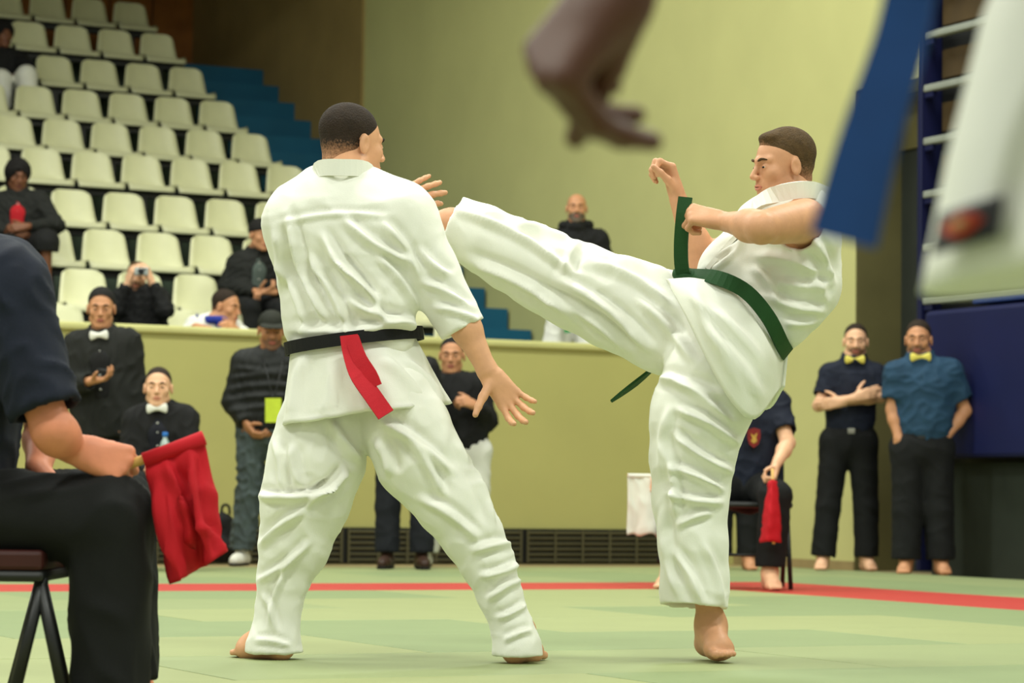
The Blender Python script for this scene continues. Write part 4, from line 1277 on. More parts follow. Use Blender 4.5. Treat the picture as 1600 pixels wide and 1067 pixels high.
def simple_chair(base, fw, label, sz=.42, seat_h=.45, back=True, m_seat=None):
    e = empty('chair', base, label=label, cat='chair')
    F_ = Frame(base, fw)
    h2 = sz / 2
    def prism(name, c, a, b_, hgt, mt, bev=.015):
        me = box_mesh(name, (-a, -b_, -hgt), (a, b_, hgt), bev)
        M = Matrix(((F_.r[0], F_.f[0], F_.u[0], c[0]), (F_.r[1], F_.f[1], F_.u[1], c[1]), (F_.r[2], F_.f[2], F_.u[2], c[2]), (0, 0, 0, 1)))
        me.transform(M); return link(name, me, mt, e)
    prism('seat', F_(0, 0, seat_h), h2, h2, .018, m_seat or M_black)
    for sx in (-1, 1):
        link('leg', tube_mesh('leg', [F_(sx * h2 * .9, h2 * .45, seat_h - .01), F_(sx * h2 * .95, h2 * 1.05, .0)], .013, 10), M_black, e)
        link('leg', tube_mesh('leg', [F_(sx * h2 * .9, h2 * .15, seat_h - .01), F_(sx * h2 * .95, -h2 * 1.0, .0)], .013, 10), M_black, e)
        if back: link('back_post', tube_mesh('back_post', [F_(sx * h2 * .92, -h2 * .9, seat_h - .02), F_(sx * h2 * .92, -h2 * 1.15, seat_h + .42)], .012, 10), M_black, e)
    link('stretcher', tube_mesh('stretcher', [F_(-h2 * .93, h2 * .8, .18), F_(h2 * .93, h2 * .8, .18)], .008, 8), M_black, e)
    if back: prism('backrest', F_(0, -h2 * 1.12, seat_h + .34), h2 * .95, .012, .09, m_seat or M_black, .01)
    return e
q = (p['J']['hpL'] + p['J']['hpR']) / 2
simple_chair((q[0], q[1], 0), CAMF, 'black chair under the seated young man with bow tie', seat_h=.41, m_seat=mat('dark_chair_seat', rgb(40, 34, 26), .6))

# man with cap and puffer jacket
D = 17.9
quilt = [(350 + dx, y, 480, y - 3, 5, .006) for dx, y in ((20, 575), (8, 592), (5, 609), (2, 626), (5, 643))]
J = stand(J_at(D, dict(hd=(424, 517, -.03), shL=(382, 567), shR=(458, 563), elL=(364, 628, .0), wrL=(386, 662, -.10), elR=(476, 625, 0), wrR=(462, 662, -.1), hpL=(395, 672), hpR=(440, 672), knL=(389, 772), knR=(446, 772), anL=(378, 862), anR=(450, 862))), 0, (-.2, -1), (.3, -1))
p = make_person('person', 'man in dark cap, black puffer jacket and jeans standing with green badge', J, CAMF, cv(.18, -1, -.16), 1.02, (SKO, M_hairbk, LPT), dict(kind='cap', mat=mat('dark_olive_cap', rgb(34, 36, 28), .8), beard=dict(t=.0015), bm=M_stub), dict(mat=M_puffer, ch=.205, wa=.195, hp=.19, ua=.086, fa=.074, cf=.055, drop=.0, collar=.05, wr=(.006, .09, 1), fd=quilt), dict(mat=M_jeans, th=.10, kn=.085, an=.082, end=.96, wr=(.018, .10, 4)), (M_whshoe, M_dksole), dict(L=dict(curl=(.8, .8, .5)), R=dict(curl=(.8, .8, .5))))
badge = p['J']['wa'] + CAMF * .19
e = empty('badge', pix(427, 622, 17.9 - .2), label='bright yellow green badge hanging from the neck of the man with the cap', cat='badge')
B = lambda x, y: pix(x, y, 17.9 - .235)
link('card', ribbon_mesh('card', [B(427, 622), B(427, 640), B(427, 660)], .105, cv(1, 0, 0), .006), mat('badge_green', rgb(196, 214, 60), .4, .12, 12), e)
link('lanyard', tube_mesh('lanyard', smooth_pts([pix(410, 560, 17.9 - .12), pix(419, 590, 17.9 - .22), B(427, 622), pix(436, 590, 17.9 - .22), pix(443, 560, 17.9 - .12)], 16), .004, 6), M_black, e)
# backpack behind him
fb = floor_pt(351, 878); v = Vol()
F_ = Frame((fb[0], fb[1], 0), CAMF)
v.rc(F_(-.04, 0, .08), F_(.04, 0, .08), .085, .085, .03); v.rc(F_(-.02, -.01, .1), F_(.02, -.01, .27), .085, .075, .05); v.rc(F_(-.03, .07, .1), F_(.03, .07, .13), .05, .05, .02); v.cut(F_(0, 0, 0.002), (0, 0, -1))
e = empty('backpack', (fb[0], fb[1], 0), label='black backpack on the floor beside the man with the cap', cat='bag')
to_obj('bag_body', v.mesh(.012), M_blackcloth, e, 1, (.008, .08, 3))
link('strap', tube_mesh('strap', smooth_pts([F_(-.03, 0, .33), F_(-.02, 0, .39), F_(.02, 0, .39), F_(.03, 0, .33)], 10), .010, 8), M_blackcloth, e)

# two men standing behind the first fighter
D = 17.6
J = stand(J_at(D, dict(hd=(624, 525), shL=(586, 580), shR=(668, 578), elL=(572, 640), wrL=(585, 690), elR=(682, 640), wrR=(672, 690), hpL=(610, 690), hpR=(652, 690), knL=(606, 790), knR=(660, 790), anL=(605, 865), anR=(659, 865))))
make_person('person', 'man in dark jeans and brown shoes mostly hidden behind the first fighter', J, CAMF, cv(.1, -1, 0), 1.0, (SKB, M_hairbk, LPT), None, dict(mat=M_blackcloth, ch=.20, wa=.19, ua=.078, fa=.068), dict(mat=M_djeans, an=.082, kn=.082), (M_brshoe, M_dksole))
D = 18.1
J = stand(J_at(D, dict(hd=(706, 556), shL=(668, 606), shR=(746, 602), elL=(655, 655), wrL=(675, 690, -.1), elR=(763, 656), wrR=(745, 634, -.22), hpL=(698, 705), hpR=(743, 705), knL=(680, 795), knR=(744, 795), anL=(664, 868), anR=(738, 868))), 0, (-.2, -1))
p = make_person('person', 'man in black jacket and white trousers standing at the parapet behind the first fighter', J, CAMF, cv(-.05, -1, -.05), 1.0, (SKB, M_hairbk, LPT), dict(p=dict(t=.005)), dict(mat=M_blackcloth, ch=.20, wa=.185, hp=.18, ua=.076, fa=.066, drop=.0, collar=.04), dict(mat=M_white, th=.105, kn=.092, an=.088), (M_whshoe, M_dksole), dict(R=dict(f=cv(-.8, -.5, .3), curl=(.9, .9, .5))))

# ---- spectators in the stand
D = 21.2
J = toes(J_at(D, dict(hd=(214, 434), nk=(217, 462), shL=(188, 470), shR=(248, 468), elL=(180, 482, -.20), wrL=(200, 442, -.22), elR=(258, 484, -.20), wrR=(237, 441, -.22), hpL=(202, 528), hpR=(236, 528), knL=(198, 530, -.42), knR=(240, 530, -.42), anL=(198, 608, -.42), anR=(240, 608, -.42))))
make_person('person', 'spectator in black sweater taking a picture with a small silver camera', J, CAMF, cv(.05, -1, 0), 1.04, (SKP, M_hairbr, LP1), dict(p=dict(t=.003, line=.10), beard=dict(t=.0015), bm=M_stub), dict(mat=M_blackcloth, ch=.205, wa=.20, ua=.082, fa=.068, drop=.0, collar=.03, wr=(.012, .10, 7)), dict(mat=M_blacktrs), (M_blackcloth, M_dksole),
    dict(L=dict(f=cv(.35, -.15, .9), n=cv(.8, .3, 0), curl=(.5, .9, .5)), R=dict(f=cv(-.35, -.15, .9), n=cv(-.8, .3, 0), curl=(.5, .9, .5))))
cb = pix(221, 424, D - .27)
e = empty('compact_camera', cb, label='small silver camera held up to the face of the spectator in black', cat='camera')
ang = -YAW
for nm, lo_, hi_, mt_ in (('camera_body', (-.055, -.014, -.032), (.055, .014, .032), mat('silver_camera', rgb(178, 184, 180), .3, .05, metal=.6)),):
    o = box(nm, lo_, hi_, mt_, None, .008); o.parent = e; o.rotation_euler = (0, 0, ang)
o = link('lens', tube_mesh('lens', [(0, -.012, 0), (0, -.034, 0), (0, -.036, 0)], [.026, .024, .018], 18), mat('lens_dark', rgb(30, 32, 36), .15), None); o.parent = e; o.rotation_euler = (0, 0, ang)
o = box('viewfinder', (.018, -.017, .012), (.04, -.010, .026), M_black, None, .002); o.parent = e; o.rotation_euler = (0, 0, ang)

D = 22.6
J = toes(J_at(D, dict(hd=(407, 368, -.08), nk=(400, 396), shL=(372, 410), shR=(430, 408), elL=(354, 448, -.02), wrL=(402, 456, -.30), elR=(448, 446, -.05), wrR=(428, 457, -.30), hpL=(372, 478), hpR=(410, 478), knL=(392, 482, -.42), knR=(442, 484, -.42), anL=(398, 556, -.42), anR=(442, 556, -.42))))
make_person('person', 'spectator in grey beanie and dark leather jacket sitting with clasped hands', J, cv(.35, -.9), cv(.6, -.8, -.12), 1.04, (SKB, M_hairbk, LPT), dict(kind='beanie', mat=mat('dark_beanie', rgb(28, 26, 24), .9)), dict(mat=M_charcoal, ch=.20, wa=.195, ua=.084, fa=.072, drop=.0, collar=.03, open=mat('grey_shirt', rgb(74, 84, 78), .8), wr=(.012, .10, 9)), dict(mat=M_blacktrs), (M_blackcloth, M_dksole),
    dict(L=dict(f=cv(.9, -.3, .05), n=cv(0, .3, .9), curl=(.7, .8, .5)), R=dict(f=cv(-.9, -.3, .05), n=cv(0, .3, -.9), curl=(.7, .8, .5))))

D = 20.3
J = toes(J_at(D, dict(hd=(354, 480), nk=(338, 503), shL=(306, 512, -.02), shR=(362, 516, .10), elL=(290, 530, -.02), wrL=(306, 510, -.22), elR=(392, 535, .0), wrR=(372, 518, -.20), ch=(335, 530, .08), wa=(345, 560, .3), hpL=(335, 560, .62), hpR=(370, 560, .62), knL=(332, 556, .2), knR=(372, 556, .2), anL=(332, 632, .2), anR=(372, 632, .2))))
p = make_person('person', 'spectator in white and blue jacket leaning on the parapet, looking right', J, cv(.5, -.85), cv(.88, -.42, -.15), 1.04, (SKB, M_hairdk, LPT), dict(p=dict(t=.005, line=.098)), dict(mat=M_white, ch=.19, wa=.18, ua=.080, fa=.07, drop=.0, collar=0, wr=(.010, .09, 4)), dict(mat=M_djeans), (M_blackcloth, M_dksole),
    dict(L=dict(f=cv(.85, -.4, -.1), n=cv(0, .1, -1), curl=(.3, .4, .3))))
M_royal = mat('royal_blue_cloth', rgb(30, 48, 140), .7, .08, 10)
pj = p['J']
for off, w_ in ((.0, .05),):
    pts = [pj['shL'] * (1 - t) + pj['elL'] * t + np.array([0, 0, .078]) * (1 - .3 * t) + cv(0, -1) * .03 for t in np.linspace(-.2, 1, 8)]
    link('sleeve_stripe', ribbon_mesh('sleeve_stripe', pts, .05, cv(.3, -1, 0), .012), M_royal, p['root'])
v = Vol()
for i in range(12):
    a0, a1 = i * math.pi / 6, (i + 1) * math.pi / 6
    f_ = lambda a: pj['nk'] + p['lat'] * .085 * math.cos(a) + p['fr'] * .085 * math.sin(a) + np.array([0, 0, .01])
    v.rc(f_(a0), f_(a1), .028, None, .02)
v.rc(pj['nk'] + p['fr'] * .07, pj['nk'] + p['fr'] * .12 - np.array([0, 0, .12]), .03, .04, .02)
to_obj('blue_collar', v.mesh(.010), M_royal, p['root'])

D = 23.0
J = toes(J_at(D, dict(hd=(28, 275, -.05), nk=(28, 305), shL=(-6, 318), shR=(62, 316), elL=(-24, 358, -.05), wrL=(14, 362, -.30), elR=(88, 352, -.08), wrR=(42, 354, -.34), hpL=(2, 392), hpR=(46, 392), knL=(12, 386, -.42), knR=(72, 378, -.42), anL=(18, 458, -.40), anR=(72, 450, -.40))))
p = make_person('person', 'spectator with bushy black hair in dark jacket over red shirt at the left edge', J, cv(.2, -1), cv(.35, -.9, -.25), 1.06, (SKM, M_hairbk, LPD), dict(kind='long'), dict(mat=M_charcoal, ch=.205, wa=.20, ua=.082, fa=.068, drop=.02, collar=.03, open=mat('red_shirt', rgb(170, 20, 30), .8), wr=(.012, .09, 12)), dict(mat=M_blackcloth, th=.115, kn=.105, an=.10, end=.22), (mat('brown_boot', rgb(60, 38, 26), .6), M_dksole),
    dict(R=dict(f=cv(-.9, -.3, -.1), n=cv(0, .9, -.3), curl=(.6, .7, .4)), L=dict(f=cv(.9, -.3, -.1), n=cv(0, .9, -.3), curl=(.6, .7, .4))))

D = 28.1
J = toes(J_at(D, dict(hd=(6, 55, -.05), nk=(2, 80), shL=(-22, 92), shR=(30, 92), elL=(-38, 118, -.05), wrL=(-8, 128, -.30), elR=(44, 106, -.18), wrR=(22, 120, -.34), hpL=(-16, 142), hpR=(18, 142), knL=(2, 124, -.42), knR=(42, 118, -.42), anL=(4, 178, -.42), anR=(48, 174, -.42))), (.4, -.9), (.8, -.5))
make_person('person', 'spectator in black jacket and white trousers high up at the left edge', J, cv(.3, -1), cv(.5, -.85, -.1), 1.06, (SKM, M_hairbk, LPD), dict(kind='long'), dict(mat=M_blackcloth, ch=.20, wa=.19, ua=.08, fa=.07, drop=.0, wr=(.012, .09, 13)), dict(mat=M_white, th=.11, kn=.10, an=.09, end=.88), (M_whshoe, M_dksole))

D = 21.9
WZ = GZ[0]
J = stand(J_at(D, dict(hd=(901, 326), nk=(900, 358), shL=(864, 376), shR=(936, 374), elL=(850, 425), wrL=(862, 462, -.1), elR=(952, 425), wrR=(940, 462, -.1), hpL=(882, 468), hpR=(915, 468), knL=(868, 545), knR=(920, 545), anL=(864, 620), anR=(922, 620))), WZ)
p = make_person('person', 'bald bearded man in black hooded sweater standing behind the parapet by the stairs', J, CAMF, cv(0, -1, 0), 1.0, (SKB, M_hairdk, LPT), dict(kind='none', beard=dict(t=.003, top=-.045), bm=M_hairgr), dict(mat=M_blackcloth, ch=.20, wa=.185, ua=.078, fa=.068, drop=.03, wr=(.010, .10, 3), collar=.04), dict(mat=M_white, th=.12, kn=.115, an=.11), None)
pts = smooth_pts([pix(872, 462, D - .17), pix(874, 480, D - .20), pix(884, 490, D - .21), pix(887, 520, D - .21)], 10)
link('green_belt_end', ribbon_mesh('green_belt_end', pts, .05, cv(1, 0, .1), .008), mat('bright_green_belt', rgb(24, 140, 70), .7), p['root'])
v = Vol()
for i in range(9):
    a0, a1 = -.4 + i * .44, -.4 + (i + 1) * .44
    f_ = lambda a: p['J']['nk'] + p['lat'] * .105 * math.cos(a) - p['fr'] * .085 * math.sin(a) + np.array([0, 0, .03])
    v.rc(f_(a0), f_(a1), .035, None, .03)
to_obj('hood', v.mesh(.011), M_blackcloth, p['root'])

# ---- judges at the right
D = 18.7
J = stand(J_at(D, dict(hd=(1337, 534), nk=(1333, 566), shL=(1298, 586), shR=(1367, 586), elL=(1279, 634, -.06), wrL=(1334, 622, -.21), elR=(1376, 620, -.05), wrR=(1318, 628, -.17), hpL=(1305, 690), hpR=(1347, 690), knL=(1294, 790), knR=(1353, 790), anL=(1286, 872), anR=(1354, 872))), 0, (-.25, -1), (.2, -1))
p = make_person('person', 'judge in navy shirt and yellow bow tie standing with folded arms', J, CAMF, cv(-.12, -1, -.05), 1.0, (SKP, M_hairdk, LPT), dict(p=dict(t=.005, line=.095), beard=dict(t=.0015), bm=M_stub), dict(mat=M_navyshirt, ch=.178, wa=.160, hp=.140, ua=.078, fa=.070, sleeve=.72, drop=.0, name='shirt', collar=.03, wr=(.008, .10, 5)), dict(mat=M_blacktrs, th=.108, kn=.088, an=.086, end=.99), None,
    dict(L=dict(f=cv(.9, -.1, .3), n=cv(0, 1, 0), curl=(.3, .3, .2)), R=dict(f=cv(-.95, -.05, -.1), n=cv(0, 1, 0), curl=(.3, .4, .3))))
tie_at(p, M_yellow, .060); waist_belt(p, M_blackcloth, mat('steel_buckle', rgb(150, 150, 140), .3, metal=.8))
D = 18.1
J = stand(J_at(D, dict(hd=(1435, 531), nk=(1440, 562), shL=(1402, 584), shR=(1484, 582), elL=(1394, 640), wrL=(1404, 686, -.06), elR=(1508, 642, .02), wrR=(1472, 690, -.07), hpL=(1418, 700), hpR=(1464, 700), knL=(1418, 795), knR=(1466, 795), anL=(1416, 874), anR=(1470, 876))), 0, (-.3, -1), (.1, -1))
p = make_person('person', 'judge in petrol blue shirt and yellow bow tie with hands in pockets', J, cv(-.2, -1), cv(-.25, -1, -.03), 1.04, (SKB, M_hairdk, LPT), dict(p=dict(t=.007), beard=dict(t=.0015), bm=M_stub), dict(mat=M_blueshirt, ch=.205, wa=.185, hp=.150, ua=.086, fa=.078, sleeve=.75, drop=.0, name='shirt', collar=.03, wr=(.010, .10, 6)), dict(mat=M_blacktrs, hp=.13, th=.112, kn=.098, an=.094, end=.99), None,
    dict(L=dict(f=cv(.25, .25, -.9), curl=(.2, .2, .2), n=cv(.3,1,0)), R=dict(f=cv(-.45, .25, -.75), n=cv(-.3,1,0), curl=(.2, .2, .2))))
tie_at(p, M_yellow, .060); waist_belt(p, M_blackcloth, M_black)
D = 18.4
J = stand(J_at(D, dict(hd=(1148, 530), shL=(1112, 585), shR=(1184, 585), elL=(1104, 640), wrL=(1112, 690), elR=(1192, 640), wrR=(1184, 690), hpL=(1128, 690), hpR=(1168, 690), knL=(1126, 790), knR=(1169, 790), anL=(1126, 870), anR=(1169, 870))))
make_person('person', 'standing judge hidden behind the kicking fighter, only a black trouser leg in view', J, CAMF, cv(0, -1, 0), 1.0, (SKB, M_hairdk, LPT), None, dict(mat=M_navyshirt, ch=.178, wa=.16, sleeve=.72, drop=.0, hp=.14, name='shirt'), dict(mat=M_blacktrs, kn=.085, an=.080, end=.98), None)
D = 14.8
J = toes(J_at(D, dict(hd=(1160, 560), nk=(1166, 602), shL=(1118, 628), shR=(1210, 630), elL=(1098, 695, -.05), wrL=(1048, 742, -.25), elR=(1231, 692, -.14), wrR=(1212, 727, -.37), hpL=(1146, 762), hpR=(1190, 762), knL=(1080, 778, -.36), knR=(1212, 775, -.42), anL=(1046, 890, -.40), anR=(1203, 890, -.42))), (-.4, -.9), (.1, -1))
for S in 'LR': J['an' + S][2] = .088; J['to' + S] = J['an' + S] + cv(-.4 if S == 'L' else .15, -1) * .2
p = make_person('person', 'seated corner judge in navy polo with crest holding a red and a white flag', J, CAMF, cv(-.2, -1, 0), 1.0, (SKP, M_hairdk, LPT), None, dict(mat=M_navyshirt, ch=.19, wa=.185, hp=.185, ua=.085, fa=.074, sleeve=.78, drop=.02, name='polo_shirt', wr=(.008, .10, 8)), dict(mat=M_blacktrs, th=.105, kn=.085, an=.082, end=.93), None,
    dict(R=dict(f=cv(-.15, -.55, -.8), n=cv(-.9, .1, .1), curl=(1.3, 1.4, .7), hsc=1.0), L=dict(f=cv(-.8, -.3, -.3), n=cv(.2, .5, -.8), curl=(1.2, 1.3, .7))))
q = p['J']['pl']
simple_chair((q[0] + cv(0, -1)[0] * .08, q[1] + cv(0, -1)[1] * .08, 0), CAMF, 'black folding chair under the seated corner judge at the right', sz=.44)
# crest on the polo
cp = pix(1178, 684, D - .165)
sh_ = [(-.035, .045), (0, .055), (.035, .045), (.036, 0), (.025, -.035), (0, -.055), (-.025, -.035), (-.036, 0)]
def crest_poly(k, off, mt, name, pts):
    r_, u_ = cv(1, .05), np.array([0, .0, 1.0])
    V = [cp + r_ * x * k + u_ * y * k + cv(0, -1) * off for x, y in pts] + [cp + r_ * x * k + u_ * y * k + cv(0, -1) * (off - .012) for x, y in pts]
    n = len(pts); Fc = [tuple(range(n)), tuple(range(2 * n - 1, n - 1, -1))] + [(i, i + n, (i + 1) % n + n, (i + 1) % n) for i in range(n)]
    return link(name, fix_normals(pymesh(name, V, Fc)), mt, p['root'])
crest_poly(1.0, .0, mat('crest_red', rgb(120, 32, 30), .7, .25, 60), 'crest', sh_)
crest_poly(.62, .004, mat('crest_gold', rgb(176, 140, 60), .6, .35, 90), 'crest_figure', [(-.03, .04), (-.005, .02), (.03, .045), (.02, .0), (.03, -.03), (0, -.05), (-.028, -.03), (-.014, .0)])

def flag(label, stick0, stick1, hand, top, bot, mt, rows=18, bulge=.02, wr=None, r=.012, rollr=None, toward=None, fd=None):
    e = empty('signal_flag', hand, label=label, cat='flag', group='judges signal flags')
    link('stick', tube_mesh('stick', [stick0, stick1], r, 12), M_handle, e)
    if rollr: link('cloth_sleeve', tube_mesh('cloth_sleeve', [top[0], top[len(top) // 2], top[-1]], rollr, 14), mt, e)
    sheet('flag_cloth', top, bot, rows, bulge, mt, e, fd, .004, wr, toward)
# white flag and red flag of the corner judge
T = lambda x, y, dd=0: pix(x, y, 14.55 + dd)
lin_ = lambda a, b, n=14: [np.array(a) * (1 - i / (n - 1)) + np.array(b) * i / (n - 1) for i in range(n)]
flag('white flag hanging beside the standing leg of the kicking fighter', T(1052, 744), T(980, 742), T(1045, 744), lin_(T(1032, 744), T(981, 743)), smooth_pts([T(1030, 842), T(1018, 833, -.03), T(1000, 838), T(990, 834, .02), T(980, 836)], 14), M_white, wr=(.012, .12, 3), r=.008, rollr=.012)
R_ = lambda x, y, dd=0: pix(x, y, 14.20 + dd)
flag('red flag hanging straight down from the hand of the seated corner judge', R_(1207, 732), R_(1209, 850, -.02), R_(1207, 745), smooth_pts([R_(1200, 752, .0), R_(1207, 748, -.02), R_(1214, 752, .0)], 10), smooth_pts([R_(1187, 848, .02), R_(1200, 846, -.05), R_(1222, 848, .0)], 10), M_redflag, wr=(.010, .10, 5), r=.008)

# ---- near judge at the left with the red flag
D = 5.8
K = D / FPX
J = J_at(D, dict(hd=(-190, 250, .10), nk=(-130, 350, .08), shL=(0, 440, .30), shR=(2, 455, -.08), elL=(70, 665, .38), wrL=(60, 735, .22), elR=(82, 672, -.13), wrR=(114, 701, -.07), ch=(-40, 520, .1), wa=(-75, 690, .1), pl=(-95, 790, .1), hpL=(-100, 800, .22), hpR=(-100, 805, -.02), knL=(178, 800, .34), knR=(172, 806, -.03), anL=(190, 1050, .34), anR=(172, 1050, -.03)))
for S in 'LR': J['an' + S][2] = .088; J['to' + S] = J['an' + S] + cv(.15, 1) * .2
p = make_person('person', 'judge seen from the side at the left edge, navy short sleeves and black trousers, close', J, cv(.95, .3), cv(.9, .4), 1.05, (skin('ruddy', (214, 136, 104)), M_hairdk, LPT), None, dict(mat=M_navyshirt, ch=.20, wa=.19, hp=.19, sh=.085, ua=.092, fa=.074, sleeve=.90, drop=.05, name='shirt', wr=(.008, .12, 15)), dict(mat=M_blacktrs, hp=.135, th=.098, kn=.088, an=.078, end=1.14, wr=(.008, .13, 16)), None,
    dict(R=dict(f=cv(.92, .12, -.28), n=cv(.1, .9, -.35), right=True, curl=(1.25, 1.35, .8), thumb=(.75, .35, .55), tcurl=.5, hsc=1.1), L=dict(f=cv(.6, 0, -.6), n=cv(0, -.2, -1), right=False, curl=(.4, .5, .3))), h=.010, hf=.005)
T = lambda x, y, dd=0: pix(x, y, D - .06 + dd)
flag('large red flag with pale wooden handle held by the near judge at the left', T(160, 741, .02), T(306, 688, .0), T(190, 728), smooth_pts([T(225, 719), T(270, 703), T(319, 684)], 22),
     smooth_pts([T(267, 913, .01), T(283, 906, -.05), T(310, 890, .03), T(330, 878, -.04), T(357, 860, .0)], 22), M_redflag, 30, .03, [(.010, .14, 6, (0, 0, 1))], .0105, .0165, None,
     [(262, 730, 300, 880, 9, .016), (300, 715, 325, 850, 8, .014), (245, 760, 270, 880, 7, .010), (318, 820, 350, 862, 7, .012)])
e = empty('chair', floor_pt(40, 1100), label='black steel chair under the near judge at the left edge', cat='chair')
c = J['pl'] * .75 + J['knR'] * .25
for nm, a, b_, hg, mt, zz in (('seat_cushion', .22, .24, .022, mat('dark_red_vinyl', rgb(58, 24, 20), .5), .325), ('seat_frame', .225, .245, .012, M_black, .292)):
    me = box_mesh(nm, (-a, -b_, -hg), (a, b_, hg), .01); M = Matrix.Rotation(-YAW, 4, 'Z'); me.transform(Matrix.Translation(Vector((pix(-60, 860, D + .12)[0], pix(-60, 860, D + .12)[1], zz))) @ M); link(nm, me, mt, e)
for dd in (-.10, .34):
    for (xa, xb) in ((68, 15), (62, 106)):
        a_ = pix(xa, 868, D + dd); b_ = pix(xb, 1100, D + dd); a_[2] = .29; b_[2] = .004
        link('leg', tube_mesh('leg', [a_, b_], .0135, 12), M_black, e)
    a_ = pix(-180, 868, D + dd); b_ = pix(-240, 1100, D + dd); a_[2] = .29; b_[2] = .004
    link('leg', tube_mesh('leg', [a_, b_], .0135, 12), M_black, e)

# ---- person passing very close at the right: brown hand, white jacket corner, blue belt end
D = 2.1
K = D / FPX
P = lambda x, y, dd=0.0: pix(x, y, D + dd)
J = J_at(D, dict(hd=(2040, -1560), nk=(2040, -1240), shL=(1660, -1100), shR=(2420, -1100), elL=(1300, -590, -.02), wrL=(1000, -62), elR=(2640, -520), wrR=(2660, -20), ch=(2040, -900), wa=(2050, -420), pl=(2060, -150), hpL=(1900, -60), hpR=(2220, -60), knL=(1890, 850 - 900 + 600), knR=(2230, 550), anL=(1880, 1500), anR=(2240, 1500)))
for S in 'LR': J['kn' + S][2] = .50; J['an' + S][2] = .088; J['to' + S] = J['an' + S] + cv(-.3, -1) * .2
root = empty('person', (J['pl'][0], J['pl'][1], 0), label='person in white uniform passing close, only brown hand, blue belt end and jacket visible', cat='person')
frC = cv(-.5, -.85)
HC = Frame(J['hd'], cv(-.6, -.8), (0, 0, 1), 1.0)
body_mesh(root, J, HC, frC, SKD, dict(L=dict(f=cv(-.62, .0, -.78), n=cv(.66, .60, -.52), right=True, curl=((1.4, .45, .2), (1.45, .45, .25), (1.5, .45, .3), (1.5, .5, .3)), hsc=1.14, thumb=(.85, -.2, .45), tcurl=.3),
     R=dict(f=cv(0, 0, -1), n=cv(-1, 0, 0), right=False, curl=(.4, .4, .3))), {}, h=.012, hf=.0045, arm=1.05)
face_parts(root, HC, M_hairbk, LPD)
to_obj('hair', hair_vol(HC, .006).mesh(.007), M_hairbk, root, 1)
g = Vol()
g.rc(J['shL'], J['shR'], .085, None, .05); g.rc(J['ch'], J['wa'], .20, .17, .06, (cv(0, 1), .7)); g.rc(J['wa'], J['pl'], .17, .175, .05, (cv(0, 1), .72))
for S in 'LR': g.rc(J['sh' + S], J['nk'], .085, .065, .04); g.rc(J['sh' + S], J['el' + S], .095, .085, .04); g.hem(J['sh' + S] * .1 + J['el' + S] * .9, J['el' + S] - J['sh' + S], .085, .08, .012)
g.rc(J['nk'], J['hd'], .06, .07, .004, None, True)
jk = to_obj('jacket', g.mesh(.012), M_gi, root, 2, (.006, .12, 3))
g = Vol()
g.rc(J['pl'], (J['hpL'] + J['hpR']) / 2, .15, .15, .05)
for S in 'LR': g.rc(J['hp' + S], J['kn' + S], .105, .095, .04); g.rc(J['kn' + S], J['an' + S], .095, .10, .03); g.hem(J['an' + S] + np.array([0, 0, .01]), (0, 0, -1), .10, .08, .012)
to_obj('trousers', g.mesh(.013), M_gi, root, 2, (.008, .14, 4))
SR = [(P(2035, -230), cv(1, 0, .0) * 400 * K, cv(0, 1, 0) * .15), (P(1990, 0), (cv(1, 0, 0) + np.array([0, 0, .05])) * 455 * K, cv(0, 1, 0) * .18), (P(1970, 200), (cv(1, 0, 0) + np.array([0, 0, .10])) * 490 * K, cv(0, 1, 0) * .21), (P(1960, 380), (cv(1, 0, 0) + np.array([0, 0, .155])) * 520 * K, cv(0, 1, 0) * .235)]
loft('jacket_skirt', SR, M_gi, jk, 80, .010, None, .0, 2)
def skirt_pt(th, t):
    s = t * 3; i = min(int(s), 2); f = s - i
    c, a, b = [SR[i][j] * (1 - f) + SR[i + 1][j] * f for j in range(3)]
    w_ = 1
    return c + a * math.cos(th) + b * math.sin(th)
TH = np.linspace(math.pi, 1.5 * math.pi, 120); TT = np.linspace(.2, 1, 90)
G = np.array([[skirt_pt(a, t) for t in TT] for a in TH]); gx, gy = proj(G.reshape(-1, 3)); 
def find(x, y):
    k = int(np.argmin((gx - x) ** 2 + (gy - y) ** 2)); return TH[k // 90], TT[k % 90]
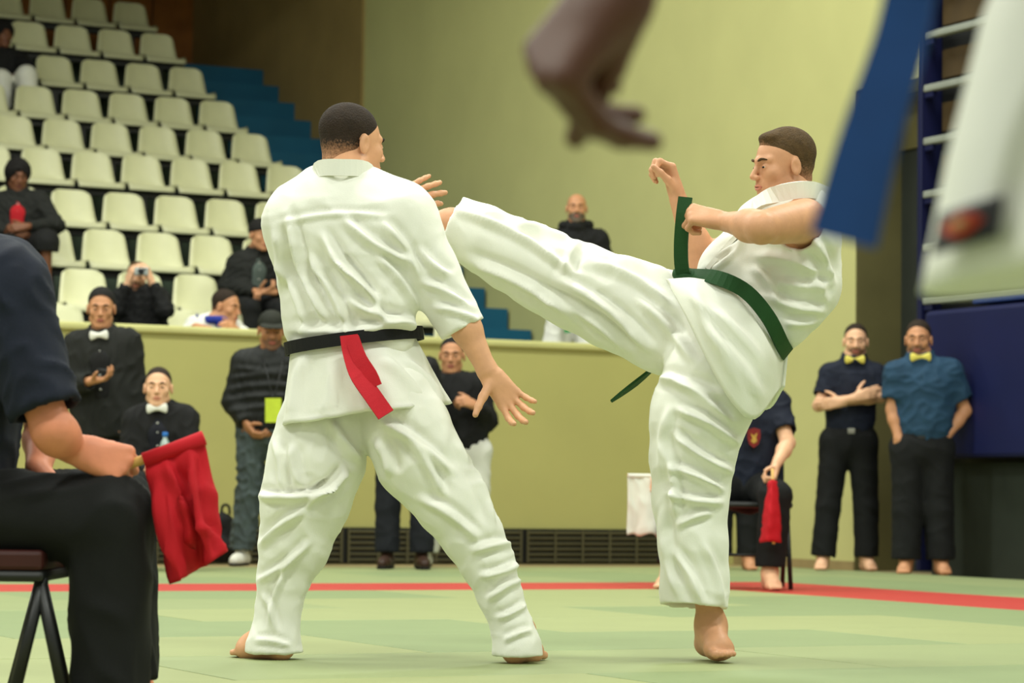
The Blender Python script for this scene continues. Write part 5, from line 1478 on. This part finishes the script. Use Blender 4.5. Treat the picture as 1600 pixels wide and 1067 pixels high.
def patch(corners, off, mt, name, par, nx=12, ny=8, shape=None):
    pc = [np.array(find(*c)) for c in corners]
    V, Fc = [], []
    cen = skirt_pt(math.pi * 1.25, .5); 
    for j in range(ny + 1):
        for i in range(nx + 1):
            s, t = i / nx, j / ny
            if shape: s, t = shape(s, t)
            q_ = (pc[0] * (1 - s) + pc[1] * s) * (1 - t) + (pc[3] * (1 - s) + pc[2] * s) * t
            b0 = skirt_pt(q_[0], q_[1]); e1 = skirt_pt(q_[0] + .01, q_[1]) - b0; e2 = skirt_pt(q_[0], q_[1] + .01) - b0
            nn = unit(np.cross(e1, e2)); 
            if nn @ (-FH) < 0 and nn @ cv(-1, 0) < 0: nn = -nn
            V.append(b0 + nn * off)
    for j in range(ny):
        for i in range(nx):
            a = j * (nx + 1) + i; Fc.append((a, a + 1, a + nx + 2, a + nx + 1))
    o = link(name, fix_normals(pymesh(name, V, Fc, True)), mt, par)
    so = o.modifiers.new('thickness', 'SOLIDIFY'); so.thickness = .003; so.offset = 0
    return o
lab = patch([(1500, 342), (1588, 315), (1580, 380), (1486, 406)], .016, M_black, 'woven_label', jk)
patch([(1500, 342), (1588, 315), (1580, 380), (1486, 406)], .019, mat('label_orange_red', rgb(196, 66, 40), .7, .2, 80), 'label_emblem', lab, 12, 8, lambda s, t: (.18 + .64 * s, .5 + (t - .5) * .62 * math.sin(math.pi * min(max(s, .02), .98))))
patch([(1500, 342), (1588, 315), (1580, 380), (1486, 406)], .021, mat('label_pale', rgb(200, 170, 120), .7, .2, 80), 'label_emblem_centre', lab, 8, 4, lambda s, t: (.36 + .28 * s, .5 + (t - .5) * .22 * math.sin(math.pi * min(max(s, .02), .98))))
M_bluebelt = mat('blue_belt', rgb(26, 66, 128), .75, .08, 20, .1, 300)
ring_belt('belt', P(2040, -330), cv(1, 0), cv(0, 1), np.array([0, 0, 1.0]), .215, .172, .042, .010, M_bluebelt, root)
pts = smooth_pts([P(1800, -330, -.15), P(1600, -270, -.16), P(1455, -120, -.15), P(1408, 60, -.14), P(1358, 220, -.13), P(1318, 376, -.12)], 26)
link('belt_end', ribbon_mesh('belt_end', pts, [.022 + .030 * i / 25 for i in range(26)], [cv(.4, -.9, .1)] * 13 + [cv(.9, -.5, .25)] * 13, .007), M_bluebelt, root)
